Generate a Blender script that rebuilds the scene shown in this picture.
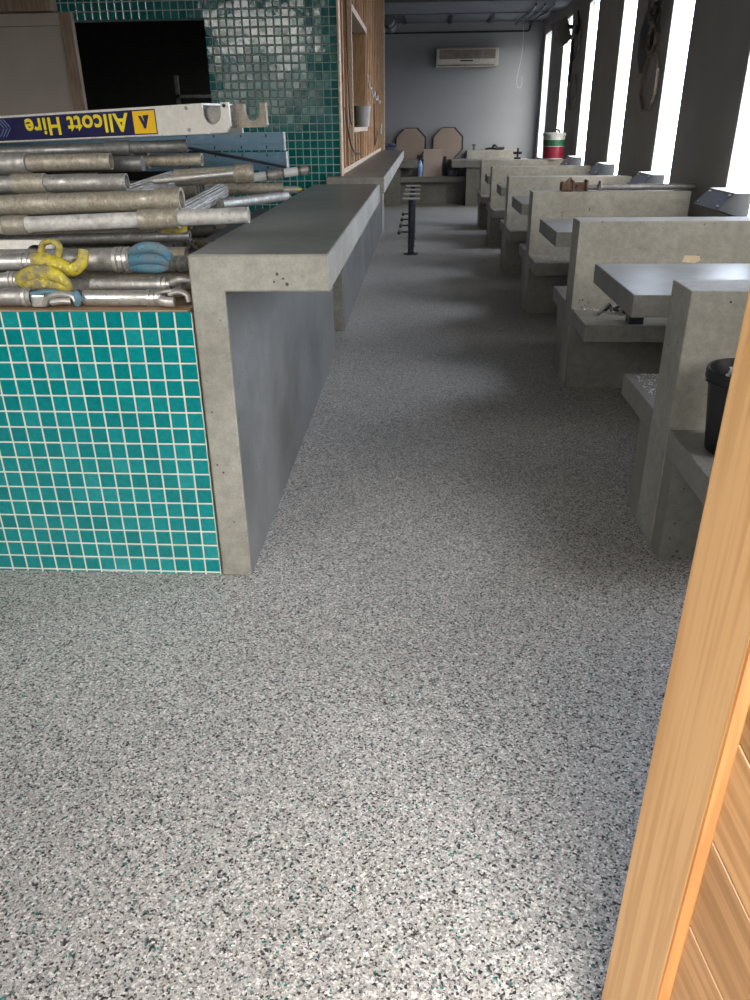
import bpy, bmesh, math, random
from mathutils import Vector, Matrix
random.seed(7)
PI = math.pi
S = bpy.context.scene
COL = S.collection
for o in list(bpy.data.objects): bpy.data.objects.remove(o)

# ------------------------------------------------------------------ camera
cd = bpy.data.cameras.new('camera'); cam = bpy.data.objects.new('camera', cd); COL.objects.link(cam)
cd.sensor_fit = 'VERTICAL'; cd.sensor_height = 24.0; cd.lens = 0.7707*24.0
cd.clip_start = 0.02
XA, YA = Vector((48.0, -376.5, 770.7)).normalized(), None
Yv = XA
Dv = Vector((18.0, 1580.0, 770.7)).normalized(); Dv = (Dv - Dv.dot(Yv)*Yv).normalized()
Zv = -Dv; Xv = Yv.cross(Zv)
Rm = Matrix((Xv, Yv, Zv))                     # world = Rm @ camera(x right, y down, z forward)
cx, cy, cz = Rm.col[0], -Rm.col[1], -Rm.col[2]
M4 = Matrix((cx, cy, cz)).transposed().to_4x4()
M4.translation = Vector((0, 0, 1.5))
cam.matrix_world = M4
S.camera = cam

# ------------------------------------------------------------------ light and exposure
S.view_settings.view_transform = 'Standard'
S.view_settings.look = 'None'
S.view_settings.gamma = 1.0
S.view_settings.use_curve_mapping = False
S.view_settings.exposure = 0.30
S.cycles.max_bounces = 8
S.cycles.diffuse_bounces = 5
S.cycles.sample_clamp_indirect = 8.0
S.cycles.use_denoising = True

W = bpy.data.worlds.new('overcast_sky'); S.world = W; W.use_nodes = True
nt = W.node_tree; N = nt.nodes; L = nt.links
for n in list(N): N.remove(n)
wo = N.new('ShaderNodeOutputWorld'); bg = N.new('ShaderNodeBackground')
tc = N.new('ShaderNodeTexCoord'); sep = N.new('ShaderNodeSeparateXYZ')
L.new(tc.outputs['Generated'], sep.inputs[0])
ramp = N.new('ShaderNodeValToRGB')            # by height above the horizon: street, then overcast sky
mr = N.new('ShaderNodeMapRange'); mr.inputs[1].default_value = -1; mr.inputs[2].default_value = 1
L.new(sep.outputs['Z'], mr.inputs[0]); L.new(mr.outputs[0], ramp.inputs[0])
e = ramp.color_ramp.elements
e[0].position = 0.47; e[0].color = (0.20, 0.20, 0.19, 1)
e[1].position = 0.62; e[1].color = (1.7, 1.7, 1.7, 1)
m = ramp.color_ramp.elements.new(0.53); m.color = (0.32, 0.32, 0.32, 1)
m = ramp.color_ramp.elements.new(0.552); m.color = (1.45, 1.45, 1.45, 1)
side = N.new('ShaderNodeMapRange'); side.inputs[1].default_value = -0.45; side.inputs[2].default_value = 0.0
L.new(sep.outputs['Y'], side.inputs[0])
tint = N.new('ShaderNodeMix'); tint.data_type = 'RGBA'
tint.inputs[6].default_value = (1.52, 1.46, 1.36, 1); tint.inputs[7].default_value = (1.95, 2.2, 2.65, 1)
L.new(side.outputs[0], tint.inputs[0])
mul = N.new('ShaderNodeMix'); mul.data_type = 'RGBA'; mul.blend_type = 'MULTIPLY'; mul.inputs[0].default_value = 1
L.new(tint.outputs[2], mul.inputs[7])
# window side made bright from well below the horizon, so the panes go white
ramp2 = N.new('ShaderNodeValToRGB'); e = ramp2.color_ramp.elements
e[0].position = 0.36; e[0].color = (0.25, 0.25, 0.25, 1); e[1].position = 0.46; e[1].color = (1, 1, 1, 1)
L.new(mr.outputs[0], ramp2.inputs[0])
pick = N.new('ShaderNodeMix'); pick.data_type = 'RGBA'
L.new(side.outputs[0], pick.inputs[0]); L.new(ramp.outputs[0], pick.inputs[6]); L.new(ramp2.outputs[0], pick.inputs[7]); L.new(pick.outputs[2], mul.inputs[6])
L.new(mul.outputs[2], bg.inputs[0]); bg.inputs[1].default_value = 4.2
L.new(bg.outputs[0], wo.inputs[0])

def portal(name, loc, rot, sx, sy):
    ld = bpy.data.lights.new(name, 'AREA'); ld.shape = 'RECTANGLE'; ld.size = sx; ld.size_y = sy
    ld.cycles.is_portal = True
    o = bpy.data.objects.new(name, ld); COL.objects.link(o); o.location = loc; o.rotation_euler = rot
    return o
WINY = [(1.35, 2.05), (3.55, 4.25), (5.72, 6.44), (7.90, 8.58), (10.0, 10.67), (12.15, 12.84), (14.2, 14.91), (16.36, 17.15)]
WZ0, WZ1 = 0.86, 3.0
for a, b in WINY:                              # daylight enters by the eight side windows
    portal('window_daylight', (2.32, (a+b)/2, (WZ0+WZ1)/2), (0, PI/2, 0), WZ1-WZ0, b-a)
portal('shopfront_daylight', (-2.35, -0.24, 2.3), (PI/2, 0, 0), 1.5, 1.5)
portal('doorway_daylight', (0.43, -0.24, 1.2), (PI/2, 0, 0), 1.14, 2.35)

# ------------------------------------------------------------------ helpers
def setp(o, label=None, cat=None, group=None, kind=None):
    if label: o['label'] = label
    if cat: o['category'] = cat
    if group: o['group'] = group
    if kind: o['kind'] = kind
    return o
def empty(name, loc, label=None, cat=None, group=None, kind=None, rotz=0):
    o = bpy.data.objects.new(name, None); COL.objects.link(o); o.empty_display_size = 0.1
    o.location = loc; o.rotation_euler = (0, 0, rotz)
    return setp(o, label, cat, group, kind)

class MB:
    """collects shapes in world (or the thing's own) coordinates; build() links them as one mesh object"""
    def __init__(s): s.b = bmesh.new(); s.tint = None
    def _bev(s, vs, w, seg=2):
        if w <= 0: return
        vs = set(vs); es = [e for e in s.b.edges if e.verts[0] in vs and e.verts[1] in vs]
        bmesh.ops.bevel(s.b, geom=es, offset=w, segments=seg, profile=0.6, affect='EDGES', clamp_overlap=True)
    def box(s, x0, x1, y0, y1, z0, z1, bev=0.0, mat=None):
        P = [Vector(p) for p in ((x0,y0,z0),(x1,y0,z0),(x1,y1,z0),(x0,y1,z0),(x0,y0,z1),(x1,y0,z1),(x1,y1,z1),(x0,y1,z1))]
        if mat is not None: P = [mat @ p for p in P]
        v = [s.b.verts.new(p) for p in P]
        for f in ((3,2,1,0),(4,5,6,7),(0,1,5,4),(1,2,6,5),(2,3,7,6),(3,0,4,7)): s.b.faces.new([v[i] for i in f])
        s._bev(v, bev); return s
    def prism(s, pts, ext, bev=0.0):
        """pts: planar loop of 3-D points, ext: vector"""
        ext = Vector(ext); a = [s.b.verts.new(Vector(p)) for p in pts]; c = [s.b.verts.new(Vector(p)+ext) for p in pts]
        n = len(pts)
        f1 = s.b.faces.new(a); f2 = s.b.faces.new(c[::-1])
        fs = [f1, f2]
        for i in range(n): fs.append(s.b.faces.new((a[(i+1) % n], a[i], c[i], c[(i+1) % n])))
        bmesh.ops.recalc_face_normals(s.b, faces=fs)
        s._bev(a+c, bev, 1); return s
    def tube(s, A, B, r, r2=None, seg=20, hollow=0.0, cap=True):
        A, B = Vector(A), Vector(B); r2 = r if r2 is None else r2
        d = (B-A).normalized(); u = d.orthogonal().normalized(); w = d.cross(u)
        def ring(P, rr): return [s.b.verts.new(P + rr*(math.cos(2*PI*i/seg)*u + math.sin(2*PI*i/seg)*w)) for i in range(seg)]
        def skin(a, c):
            for i in range(seg): s.b.faces.new((a[i], a[(i+1) % seg], c[(i+1) % seg], c[i]))
        a, c = ring(A, r), ring(B, r2); skin(a, c)
        if hollow > 0:
            a2, c2 = ring(A, r-hollow), ring(B, r2-hollow)
            skin(c, c2); skin(c2, a2); skin(a2, a)
        elif cap:
            s.b.faces.new(a[::-1]); s.b.faces.new(c)
        return s
    def path(s, pts, rad, seg=10, flat=1.0, up=(0, 1, 0)):
        """tube of varying radius along a path; flat squashes it along «up»"""
        P = [Vector(p) for p in pts]; n = len(P)
        if not hasattr(rad, '__len__'): rad = [rad]*n
        if len(rad) != n: rad = [rad[min(int(i*len(rad)/n), len(rad)-1)] for i in range(n)]
        rings = []; up = Vector(up).normalized()
        for i, p in enumerate(P):
            d = (P[min(i+1, n-1)] - P[max(i-1, 0)]).normalized()
            u = (up - up.dot(d)*d)
            u = u.normalized() if u.length > 1e-4 else d.orthogonal().normalized()
            w = d.cross(u)
            rings.append([s.b.verts.new(p + rad[i]*(flat*math.cos(2*PI*k/seg)*u + math.sin(2*PI*k/seg)*w)) for k in range(seg)])
        for a, c in zip(rings, rings[1:]):
            for i in range(seg): s.b.faces.new((a[i], a[(i+1) % seg], c[(i+1) % seg], c[i]))
        s.b.faces.new(rings[0][::-1]); s.b.faces.new(rings[-1]); return s
    def lathe(s, c, prof, seg=28):
        """prof: list of (r, z) round the vertical axis through c"""
        c = Vector(c); R = []
        for r, z in prof:
            R.append([s.b.verts.new(c + Vector((max(r, 1e-4)*math.cos(2*PI*i/seg), max(r, 1e-4)*math.sin(2*PI*i/seg), z))) for i in range(seg)])
        for a, b2 in zip(R, R[1:]):
            for i in range(seg): s.b.faces.new((a[i], a[(i+1) % seg], b2[(i+1) % seg], b2[i]))
        return s
    def build(s, name, mat, parent=None, smooth=False, label=None):
        bmesh.ops.remove_doubles(s.b, verts=s.b.verts, dist=1e-6)
        if parent is not None:
            T = parent.matrix_basis.inverted() if not getattr(s, 'local', False) else Matrix()
            p = parent
            if not getattr(s, 'local', False):
                M = Matrix()
                while p is not None: M = p.matrix_basis @ M; p = p.parent
                T = M.inverted()
            s.b.transform(T)
        bmesh.ops.recalc_face_normals(s.b, faces=s.b.faces)
        me = bpy.data.meshes.new(name); s.b.to_mesh(me); s.b.free()
        if mat is not None: me.materials.append(mat)
        if smooth:
            for p in me.polygons: p.use_smooth = True
            try: me.set_sharp_from_angle(angle=math.radians(40))
            except Exception: pass
        o = bpy.data.objects.new(name, me); COL.objects.link(o)
        if parent is not None: o.parent = parent
        if label: o['label'] = label
        return o
def struct(name, mb, mat, parent=None, **k):
    o = mb.build(name, mat, parent, **k)
    if parent is None: o['kind'] = 'structure'
    return o
def smoothpath(pts, n=5):
    P = [Vector(p) for p in pts]; out = []
    for i in range(len(P)-1):
        p0, p1, p2, p3 = P[max(i-1, 0)], P[i], P[i+1], P[min(i+2, len(P)-1)]
        for k in range(n):
            t = k/n
            out.append(0.5*((2*p1)+(-p0+p2)*t+(2*p0-5*p1+4*p2-p3)*t*t+(-p0+3*p1-3*p2+p3)*t**3))
    out.append(P[-1]); return out

# ------------------------------------------------------------------ materials
def newmat(name):
    m = bpy.data.materials.new(name); m.use_nodes = True
    return m, m.node_tree.nodes, m.node_tree.links, m.node_tree.nodes['Principled BSDF']
def ramp_node(N, stops, const=False):
    r = N.new('ShaderNodeValToRGB'); cr = r.color_ramp
    if const: cr.interpolation = 'CONSTANT'
    while len(cr.elements) < len(stops): cr.elements.new(0.5)
    for el, (p, c) in zip(cr.elements, stops): el.position = p; el.color = (*c, 1) if len(c) == 3 else c
    return r
def noise(N, L, co, scale, detail=4, rough=0.55, sc3=None):
    n = N.new('ShaderNodeTexNoise'); n.inputs['Scale'].default_value = scale; n.inputs['Detail'].default_value = detail; n.inputs['Roughness'].default_value = rough
    if sc3:
        mp = N.new('ShaderNodeMapping'); mp.inputs['Scale'].default_value = sc3; L.new(co, mp.inputs[0]); co = mp.outputs[0]
    L.new(co, n.inputs['Vector']); return n
def bump(N, L, bs, h, strength, dist=0.01):
    b = N.new('ShaderNodeBump'); b.inputs['Strength'].default_value = strength; b.inputs['Distance'].default_value = dist
    L.new(h, b.inputs['Height']); L.new(b.outputs[0], bs.inputs['Normal']); return b
def mixc(N, L, fac, a, b, mode='MIX'):
    m = N.new('ShaderNodeMix'); m.data_type = 'RGBA'; m.blend_type = mode
    for sock, v in ((m.inputs[0], fac), (m.inputs[6], a), (m.inputs[7], b)):
        if hasattr(v, 'links') or hasattr(v, 'is_linked'): L.new(v, sock)
        elif isinstance(v, (int, float)): sock.default_value = v
        else: sock.default_value = (*v, 1) if len(v) == 3 else v
    return m.outputs[2]
def plain(name, c, rough=0.5, metal=0.0, var=0.12, scale=14, spec=None):
    m, N, L, bs = newmat(name)
    tc = N.new('ShaderNodeTexCoord'); n = noise(N, L, tc.outputs['Object'], scale)
    r = ramp_node(N, [(0.3, tuple(x*(1-var) for x in c)), (0.7, tuple(min(1, x*(1+var)) for x in c))])
    L.new(n.outputs[0], r.inputs[0]); L.new(r.outputs[0], bs.inputs['Base Color'])
    bs.inputs['Roughness'].default_value = rough; bs.inputs['Metallic'].default_value = metal
    if spec is not None: bs.inputs['Specular IOR Level'].default_value = spec
    return m
def concrete(name, base, dark, rough=0.55, pits=True):
    m, N, L, bs = newmat(name)
    tc = N.new('ShaderNodeTexCoord'); oi = N.new('ShaderNodeObjectInfo')
    ad = N.new('ShaderNodeVectorMath'); ad.operation = 'ADD'; L.new(tc.outputs['Object'], ad.inputs[0])
    sc = N.new('ShaderNodeVectorMath'); sc.operation = 'SCALE'; sc.inputs[0].default_value = (13, 7, 5); L.new(oi.outputs['Random'], sc.inputs['Scale']); L.new(sc.outputs[0], ad.inputs[1])
    co = ad.outputs[0]
    n1 = noise(N, L, co, 2.2, 6, 0.6); n2 = noise(N, L, co, 22, 5, 0.65); n3 = noise(N, L, co, 140, 2, 0.5)
    r1 = ramp_node(N, [(0.32, dark), (0.66, base)]); L.new(n1.outputs[0], r1.inputs[0])
    r2 = ramp_node(N, [(0.3, (0.72, 0.72, 0.72)), (0.62, (1.08, 1.08, 1.08))]); L.new(n2.outputs[0], r2.inputs[0])
    c = mixc(N, L, 0.75, r1.outputs[0], r2.outputs[0], 'MULTIPLY')
    r3 = ramp_node(N, [(0.35, (0.85, 0.85, 0.85)), (0.6, (1.04, 1.04, 1.04))]); L.new(n3.outputs[0], r3.inputs[0])
    c = mixc(N, L, 0.6, c, r3.outputs[0], 'MULTIPLY')
    if pits:
        v = N.new('ShaderNodeTexVoronoi'); v.inputs['Scale'].default_value = 34; L.new(co, v.inputs['Vector'])
        mk = noise(N, L, co, 9, 3)
        rr = N.new('ShaderNodeMath'); rr.operation = 'SUBTRACT'; rr.inputs[1].default_value = 0.46; L.new(mk.outputs[0], rr.inputs[0])
        rs = N.new('ShaderNodeMath'); rs.operation = 'MULTIPLY'; rs.inputs[1].default_value = 0.9; L.new(rr.outputs[0], rs.inputs[0])
        lt = N.new('ShaderNodeMath'); lt.operation = 'LESS_THAN'; L.new(v.outputs['Distance'], lt.inputs[0]); L.new(rs.outputs[0], lt.inputs[1])
        c = mixc(N, L, lt.outputs[0], c, (0.07, 0.065, 0.055))
    L.new(c, bs.inputs['Base Color'])
    rg = N.new('ShaderNodeMapRange'); rg.inputs[3].default_value = rough-0.12; rg.inputs[4].default_value = rough+0.15
    L.new(n2.outputs[0], rg.inputs[0]); L.new(rg.outputs[0], bs.inputs['Roughness'])
    bump(N, L, bs, n2.outputs[0], 0.15, 0.004)
    return m
def wood(name, light, dark, rot=(0, 0, 0), stretch=(1, 1, 14), rough=0.5, knots=False, tint=False, scale=5.0):
    """grain runs along the axis with the largest value of stretch, after rot"""
    m, N, L, bs = newmat(name)
    tc = N.new('ShaderNodeTexCoord'); oi = N.new('ShaderNodeObjectInfo')
    mp = N.new('ShaderNodeMapping'); mp.inputs['Rotation'].default_value = rot
    L.new(tc.outputs['Object'], mp.inputs[0])
    mp2 = N.new('ShaderNodeMapping'); mp2.inputs['Scale'].default_value = tuple(8.0/s for s in stretch)
    L.new(mp.outputs[0], mp2.inputs[0])
    ad = N.new('ShaderNodeVectorMath'); ad.operation = 'ADD'; L.new(mp2.outputs[0], ad.inputs[0])
    sc = N.new('ShaderNodeVectorMath'); sc.operation = 'SCALE'; sc.inputs[0].default_value = (31, 17, 11)
    if tint:
        at = N.new('ShaderNodeAttribute'); at.attribute_name = 'tint'; L.new(at.outputs['Fac'], sc.inputs['Scale'])
    else: L.new(oi.outputs['Random'], sc.inputs['Scale'])
    L.new(sc.outputs[0], ad.inputs[1])
    co = ad.outputs[0]
    n1 = noise(N, L, co, scale*0.5, 3, 0.5); n2 = noise(N, L, co, scale*3.2, 6, 0.7)
    wv = N.new('ShaderNodeMath'); wv.operation = 'MULTIPLY'; wv.inputs[1].default_value = 34.0; L.new(n1.outputs[0], wv.inputs[0])
    sn = N.new('ShaderNodeMath'); sn.operation = 'SINE'; L.new(wv.outputs[0], sn.inputs[0])
    s2 = N.new('ShaderNodeMapRange'); s2.inputs[1].default_value = -1; s2.inputs[2].default_value = 1; L.new(sn.outputs[0], s2.inputs[0])
    mix = N.new('ShaderNodeMath'); mix.operation = 'ADD'; L.new(s2.outputs[0], mix.inputs[0]); L.new(n2.outputs[0], mix.inputs[1])
    hf = N.new('ShaderNodeMath'); hf.operation = 'MULTIPLY'; hf.inputs[1].default_value = 0.5; L.new(mix.outputs[0], hf.inputs[0])
    r = ramp_node(N, [(0.2, dark), (0.75, light)]); L.new(hf.outputs[0], r.inputs[0])
    c = r.outputs[0]
    if tint:
        rt = ramp_node(N, [(0.0, (0.74, 0.70, 0.66)), (1.0, (1.1, 1.08, 1.04))]); L.new(at.outputs['Fac'], rt.inputs[0])
        c = mixc(N, L, 1.0, c, rt.outputs[0], 'MULTIPLY')
    if knots:
        v = N.new('ShaderNodeTexVoronoi'); v.inputs['Scale'].default_value = 3.0; L.new(tc.outputs['Object'], v.inputs['Vector'])
        rk = ramp_node(N, [(0.0, (0.25, 0.12, 0.06)), (0.09, (0.55, 0.35, 0.22)), (0.14, (1, 1, 1))]); L.new(v.outputs['Distance'], rk.inputs[0])
        c = mixc(N, L, 0.9, c, rk.outputs[0], 'MULTIPLY')
    if knots:
        ro = ramp_node(N, [(0.0, (0.55, 0.50, 0.46)), (1.0, (1.2, 1.18, 1.15))]); L.new(oi.outputs['Random'], ro.inputs[0])
        c = mixc(N, L, 1.0, c, ro.outputs[0], 'MULTIPLY')
    L.new(c, bs.inputs['Base Color']); bs.inputs['Roughness'].default_value = rough
    bump(N, L, bs, n2.outputs[0], 0.12, 0.002)
    return m
def tile_mat(name, deep, bright, rough=0.12):
    m, N, L, bs = newmat(name)
    at = N.new('ShaderNodeAttribute'); at.attribute_name = 'tint'
    tc = N.new('ShaderNodeTexCoord'); n = noise(N, L, tc.outputs['Object'], 60, 3); nb = noise(N, L, tc.outputs['Object'], 26, 2)
    r = ramp_node(N, [(0.0, deep), (0.9, bright), (1.0, tuple(min(1, x*1.08+0.01) for x in bright))]); L.new(at.outputs['Fac'], r.inputs[0])
    r2 = ramp_node(N, [(0.3, (0.82, 0.82, 0.82)), (0.7, (1.12, 1.12, 1.12))]); L.new(n.outputs[0], r2.inputs[0])
    L.new(mixc(N, L, 0.8, r.outputs[0], r2.outputs[0], 'MULTIPLY'), bs.inputs['Base Color'])
    bs.inputs['Roughness'].default_value = rough; bs.inputs['Coat Weight'].default_value = 0.3; bs.inputs['Coat Roughness'].default_value = 0.05
    bump(N, L, bs, nb.outputs[0], 0.25, 0.004)
    return m
def metal(name, base, dirt, rough=0.35, amt=0.5, scale=30, metallic=0.85):
    m, N, L, bs = newmat(name)
    tc = N.new('ShaderNodeTexCoord'); oi = N.new('ShaderNodeObjectInfo')
    ad = N.new('ShaderNodeVectorMath'); ad.operation = 'ADD'; L.new(tc.outputs['Object'], ad.inputs[0])
    sc = N.new('ShaderNodeVectorMath'); sc.operation = 'SCALE'; sc.inputs[0].default_value = (23, 9, 15); L.new(oi.outputs['Random'], sc.inputs['Scale']); L.new(sc.outputs[0], ad.inputs[1])
    co = ad.outputs[0]
    n1 = noise(N, L, co, scale, 7, 0.72); n2 = noise(N, L, co, scale*0.25, 4, 0.6)
    mlt = N.new('ShaderNodeMath'); mlt.operation = 'MULTIPLY_ADD'; L.new(n1.outputs[0], mlt.inputs[0]); mlt.inputs[1].default_value = 0.6
    mh = N.new('ShaderNodeMath'); mh.operation = 'MULTIPLY'; mh.inputs[1].default_value = 0.4; L.new(n2.outputs[0], mh.inputs[0]); L.new(mh.outputs[0], mlt.inputs[2])
    r = ramp_node(N, [(0.5-0.12, (0, 0, 0)), (0.5+0.10, (1, 1, 1))]); L.new(mlt.outputs[0], r.inputs[0])
    f = N.new('ShaderNodeMath'); f.operation = 'MULTIPLY'; f.inputs[1].default_value = amt; L.new(r.outputs[0], f.inputs[0])
    c = mixc(N, L, f.outputs[0], base, dirt)
    n4 = noise(N, L, co, scale*1.9, 6, 0.75); sp = ramp_node(N, [(0.585, (0, 0, 0)), (0.63, (1, 1, 1))]); L.new(n4.outputs[0], sp.inputs[0])
    sf = N.new('ShaderNodeMath'); sf.operation = 'MULTIPLY'; sf.inputs[1].default_value = amt*0.8; L.new(sp.outputs[0], sf.inputs[0])
    c = mixc(N, L, sf.outputs[0], c, tuple(min(1, x*1.35+0.06) for x in base))
    dk = ramp_node(N, [(0.36, (1, 1, 1)), (0.41, (0, 0, 0))]); L.new(n4.outputs[0], dk.inputs[0])
    df = N.new('ShaderNodeMath'); df.operation = 'MULTIPLY'; df.inputs[1].default_value = amt*0.75; L.new(dk.outputs[0], df.inputs[0])
    c = mixc(N, L, df.outputs[0], c, tuple(x*0.35 for x in dirt))
    L.new(c, bs.inputs['Base Color'])
    mr2 = N.new('ShaderNodeMapRange'); mr2.inputs[3].default_value = rough; mr2.inputs[4].default_value = min(1, rough+0.35); L.new(f.outputs[0], mr2.inputs[0]); L.new(mr2.outputs[0], bs.inputs['Roughness'])
    me = N.new('ShaderNodeMapRange'); me.inputs[3].default_value = metallic; me.inputs[4].default_value = metallic*0.25; L.new(f.outputs[0], me.inputs[0]); L.new(me.outputs[0], bs.inputs['Metallic'])
    bump(N, L, bs, n1.outputs[0], 0.2, 0.002)
    return m

def terrazzo():
    m, N, L, bs = newmat('flake_terrazzo')
    tc = N.new('ShaderNodeTexCoord'); co = tc.outputs['Object']
    warp = noise(N, L, co, 90, 2); wm = N.new('ShaderNodeVectorMath'); wm.operation = 'SCALE'; wm.inputs['Scale'].default_value = 0.006
    L.new(warp.outputs['Color'], wm.inputs[0]); wa = N.new('ShaderNodeVectorMath'); wa.operation = 'ADD'; L.new(co, wa.inputs[0]); L.new(wm.outputs[0], wa.inputs[1])
    v = N.new('ShaderNodeTexVoronoi'); v.inputs['Scale'].default_value = 215; L.new(wa.outputs[0], v.inputs['Vector'])
    s1 = N.new('ShaderNodeSeparateColor'); L.new(v.outputs['Color'], s1.inputs[0])
    chips = ramp_node(N, [(0.0, (0.03, 0.03, 0.03)), (0.085, (0.16, 0.155, 0.15)), (0.19, (0.37, 0.35, 0.33)), (0.46, (0.47, 0.445, 0.42)), (0.74, (0.60, 0.575, 0.545)), (0.90, (0.76, 0.73, 0.69)), (0.982, (0.01, 0.19, 0.155))], True)
    L.new(s1.outputs[0], chips.inputs[0])
    v2 = N.new('ShaderNodeTexVoronoi'); v2.inputs['Scale'].default_value = 420; L.new(wa.outputs[0], v2.inputs['Vector'])
    s2 = N.new('ShaderNodeSeparateColor'); L.new(v2.outputs['Color'], s2.inputs[0])
    fine = ramp_node(N, [(0.0, (0.3, 0.3, 0.3)), (0.1, (0.75, 0.75, 0.75)), (0.5, (1, 1, 1)), (0.85, (1.25, 1.25, 1.25))], True); L.new(s2.outputs[0], fine.inputs[0])
    big = noise(N, L, co, 1.1, 4); rb = ramp_node(N, [(0.3, (0.9, 0.9, 0.9)), (0.7, (1.06, 1.06, 1.06))]); L.new(big.outputs[0], rb.inputs[0])
    c = mixc(N, L, 0.8, chips.outputs[0], fine.outputs[0], 'MULTIPLY'); c = mixc(N, L, 1.0, c, rb.outputs[0], 'MULTIPLY')
    L.new(c, bs.inputs['Base Color']); bs.inputs['Roughness'].default_value = 0.42; bs.inputs['Specular IOR Level'].default_value = 0.35
    return m

MT = {}
MT['floor'] = terrazzo()
MT['concrete'] = concrete('cast_concrete', (0.375, 0.362, 0.318), (0.26, 0.25, 0.212))
MT['concrete_top'] = concrete('dark_smooth_concrete', (0.23, 0.228, 0.205), (0.14, 0.138, 0.12), rough=0.36, pits=False)
MT['concrete_grey'] = concrete('smooth_grey_concrete', (0.27, 0.262, 0.235), (0.185, 0.178, 0.155), rough=0.45)
MT['concrete_blue_grey'] = concrete('blue_grey_concrete', (0.225, 0.228, 0.225), (0.135, 0.137, 0.132), rough=0.4)
MT['tile'] = tile_mat('teal_glazed_tile', (0.0, 0.19, 0.20), (0.002, 0.24, 0.25), rough=0.2)
MT['tile_wall'] = tile_mat('deep_green_glazed_tile', (0.002, 0.125, 0.12), (0.004, 0.18, 0.17), rough=0.09)
MT['grout'] = plain('pale_grout', (0.60, 0.66, 0.58), 0.85, var=0.08)
MT['grout_wall'] = plain('grey_green_grout', (0.46, 0.52, 0.49), 0.8, var=0.08)
MT['paint'] = plain('grey_wall_paint', (0.31, 0.325, 0.35), 0.75, var=0.03, scale=3)
MT['pier'] = plain('dark_pier_paint', (0.33, 0.32, 0.30), 0.8, var=0.05, scale=3)
MT['ceiling'] = plain('dusty_ceiling_paint', (0.16, 0.165, 0.175), 0.85, var=0.1, scale=3)
MT['white'] = plain('white_frame_paint', (0.75, 0.76, 0.76), 0.45, var=0.03)
MT['plyboard'] = plain('painted_brown_board', (0.47, 0.41, 0.355), 0.8, var=0.06, scale=4)
MT['brown_trim'] = wood('raw_edge_trim', (0.36, 0.27, 0.19), (0.24, 0.17, 0.12), rough=0.7)
MT['black'] = plain('black_plastic', (0.012, 0.012, 0.014), 0.4, var=0.2)
MT['black_steel'] = plain('black_powder_coated_steel', (0.02, 0.024, 0.03), 0.4, var=0.25)
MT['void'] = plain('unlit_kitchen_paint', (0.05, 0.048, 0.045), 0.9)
MT['alu'] = metal('worn_aluminium', (0.52, 0.51, 0.49), (0.24, 0.225, 0.20), 0.42, 0.75)
MT['alu_dirty'] = metal('mortar_stained_tube', (0.46, 0.43, 0.37), (0.27, 0.23, 0.165), 0.45, 0.85, 45, 0.6)
MT['alu_bright'] = metal('bare_aluminium_tube', (0.68, 0.67, 0.65), (0.36, 0.34, 0.30), 0.32, 0.6, 22)
MT['alu_white'] = metal('paint_splashed_tube', (0.45, 0.44, 0.42), (0.72, 0.71, 0.68), 0.5, 0.9, 38, 0.5)
MT['steel_dark'] = metal('dull_galvanised_steel', (0.28, 0.28, 0.28), (0.13, 0.125, 0.115), 0.4, 0.7)
MT['rust'] = metal('rusty_painted_steel', (0.16, 0.09, 0.06), (0.07, 0.04, 0.03), 0.7, 0.8, 40, 0.2)
MT['yellow_metal'] = metal('worn_yellow_casting', (0.72, 0.58, 0.03), (0.24, 0.21, 0.13), 0.45, 1.0, 26, 0.15)
MT['blue_metal'] = metal('worn_blue_casting', (0.07, 0.23, 0.35), (0.17, 0.21, 0.22), 0.5, 1.0, 26, 0.15)
MT['blue_board'] = metal('blue_painted_aluminium', (0.12, 0.25, 0.36), (0.20, 0.29, 0.36), 0.35, 0.6, 12, 0.15)
MT['plank_alu'] = metal('white_worn_plank', (0.86, 0.84, 0.80), (0.50, 0.45, 0.37), 0.45, 0.3, 34, 0.2)
MT['navy'] = plain('navy_sticker', (0.022, 0.022, 0.085), 0.35, var=0.3, scale=9)
MT['sign_yellow'] = plain('yellow_sticker_print', (0.93, 0.76, 0.03), 0.4, var=0.05)
MT['sign_orange'] = plain('amber_sticker', (0.95, 0.58, 0.02), 0.4, var=0.05)
MT['sign_blue'] = plain('pale_blue_print', (0.30, 0.42, 0.70), 0.4, var=0.05)
MT['stud'] = wood('pine_stud', (0.74, 0.47, 0.26), (0.54, 0.31, 0.16), stretch=(1, 1, 12), rough=0.6, knots=True, tint=False, scale=7)
MT['stud_pale'] = wood('fresh_pale_pine', (0.66, 0.52, 0.37), (0.52, 0.38, 0.25), stretch=(1, 12, 1), rough=0.6)
MT['bench_ply'] = wood('plywood_sheet', (0.40, 0.27, 0.17), (0.27, 0.17, 0.10), stretch=(12, 1, 1), rough=0.6)
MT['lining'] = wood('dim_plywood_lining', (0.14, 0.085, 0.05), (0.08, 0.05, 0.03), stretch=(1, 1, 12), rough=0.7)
MT['mdf'] = plain('raw_mdf', (0.33, 0.26, 0.21), 0.75, var=0.06, scale=5)
MT['door_stile'] = wood('varnished_pine_stile', (0.350, 0.209, 0.095), (0.289, 0.160, 0.067), stretch=(1, 1, 45), rough=0.42, scale=9)
MT['door_edge'] = wood('orange_pine_edge', (0.357, 0.152, 0.042), (0.289, 0.110, 0.027), stretch=(1, 1, 16), rough=0.35)
MT['door_board'] = wood('varnished_diagonal_board', (0.319, 0.179, 0.080), (0.228, 0.118, 0.047), rot=(0, -PI/4, 0), stretch=(40, 1, 1), rough=0.36, tint=True, scale=7)
MT['ac_white'] = plain('yellowed_white_plastic', (0.52, 0.49, 0.43), 0.5, var=0.05)
MT['ac_brown'] = plain('grimy_grille', (0.20, 0.17, 0.14), 0.7, var=0.35, scale=6)
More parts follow.
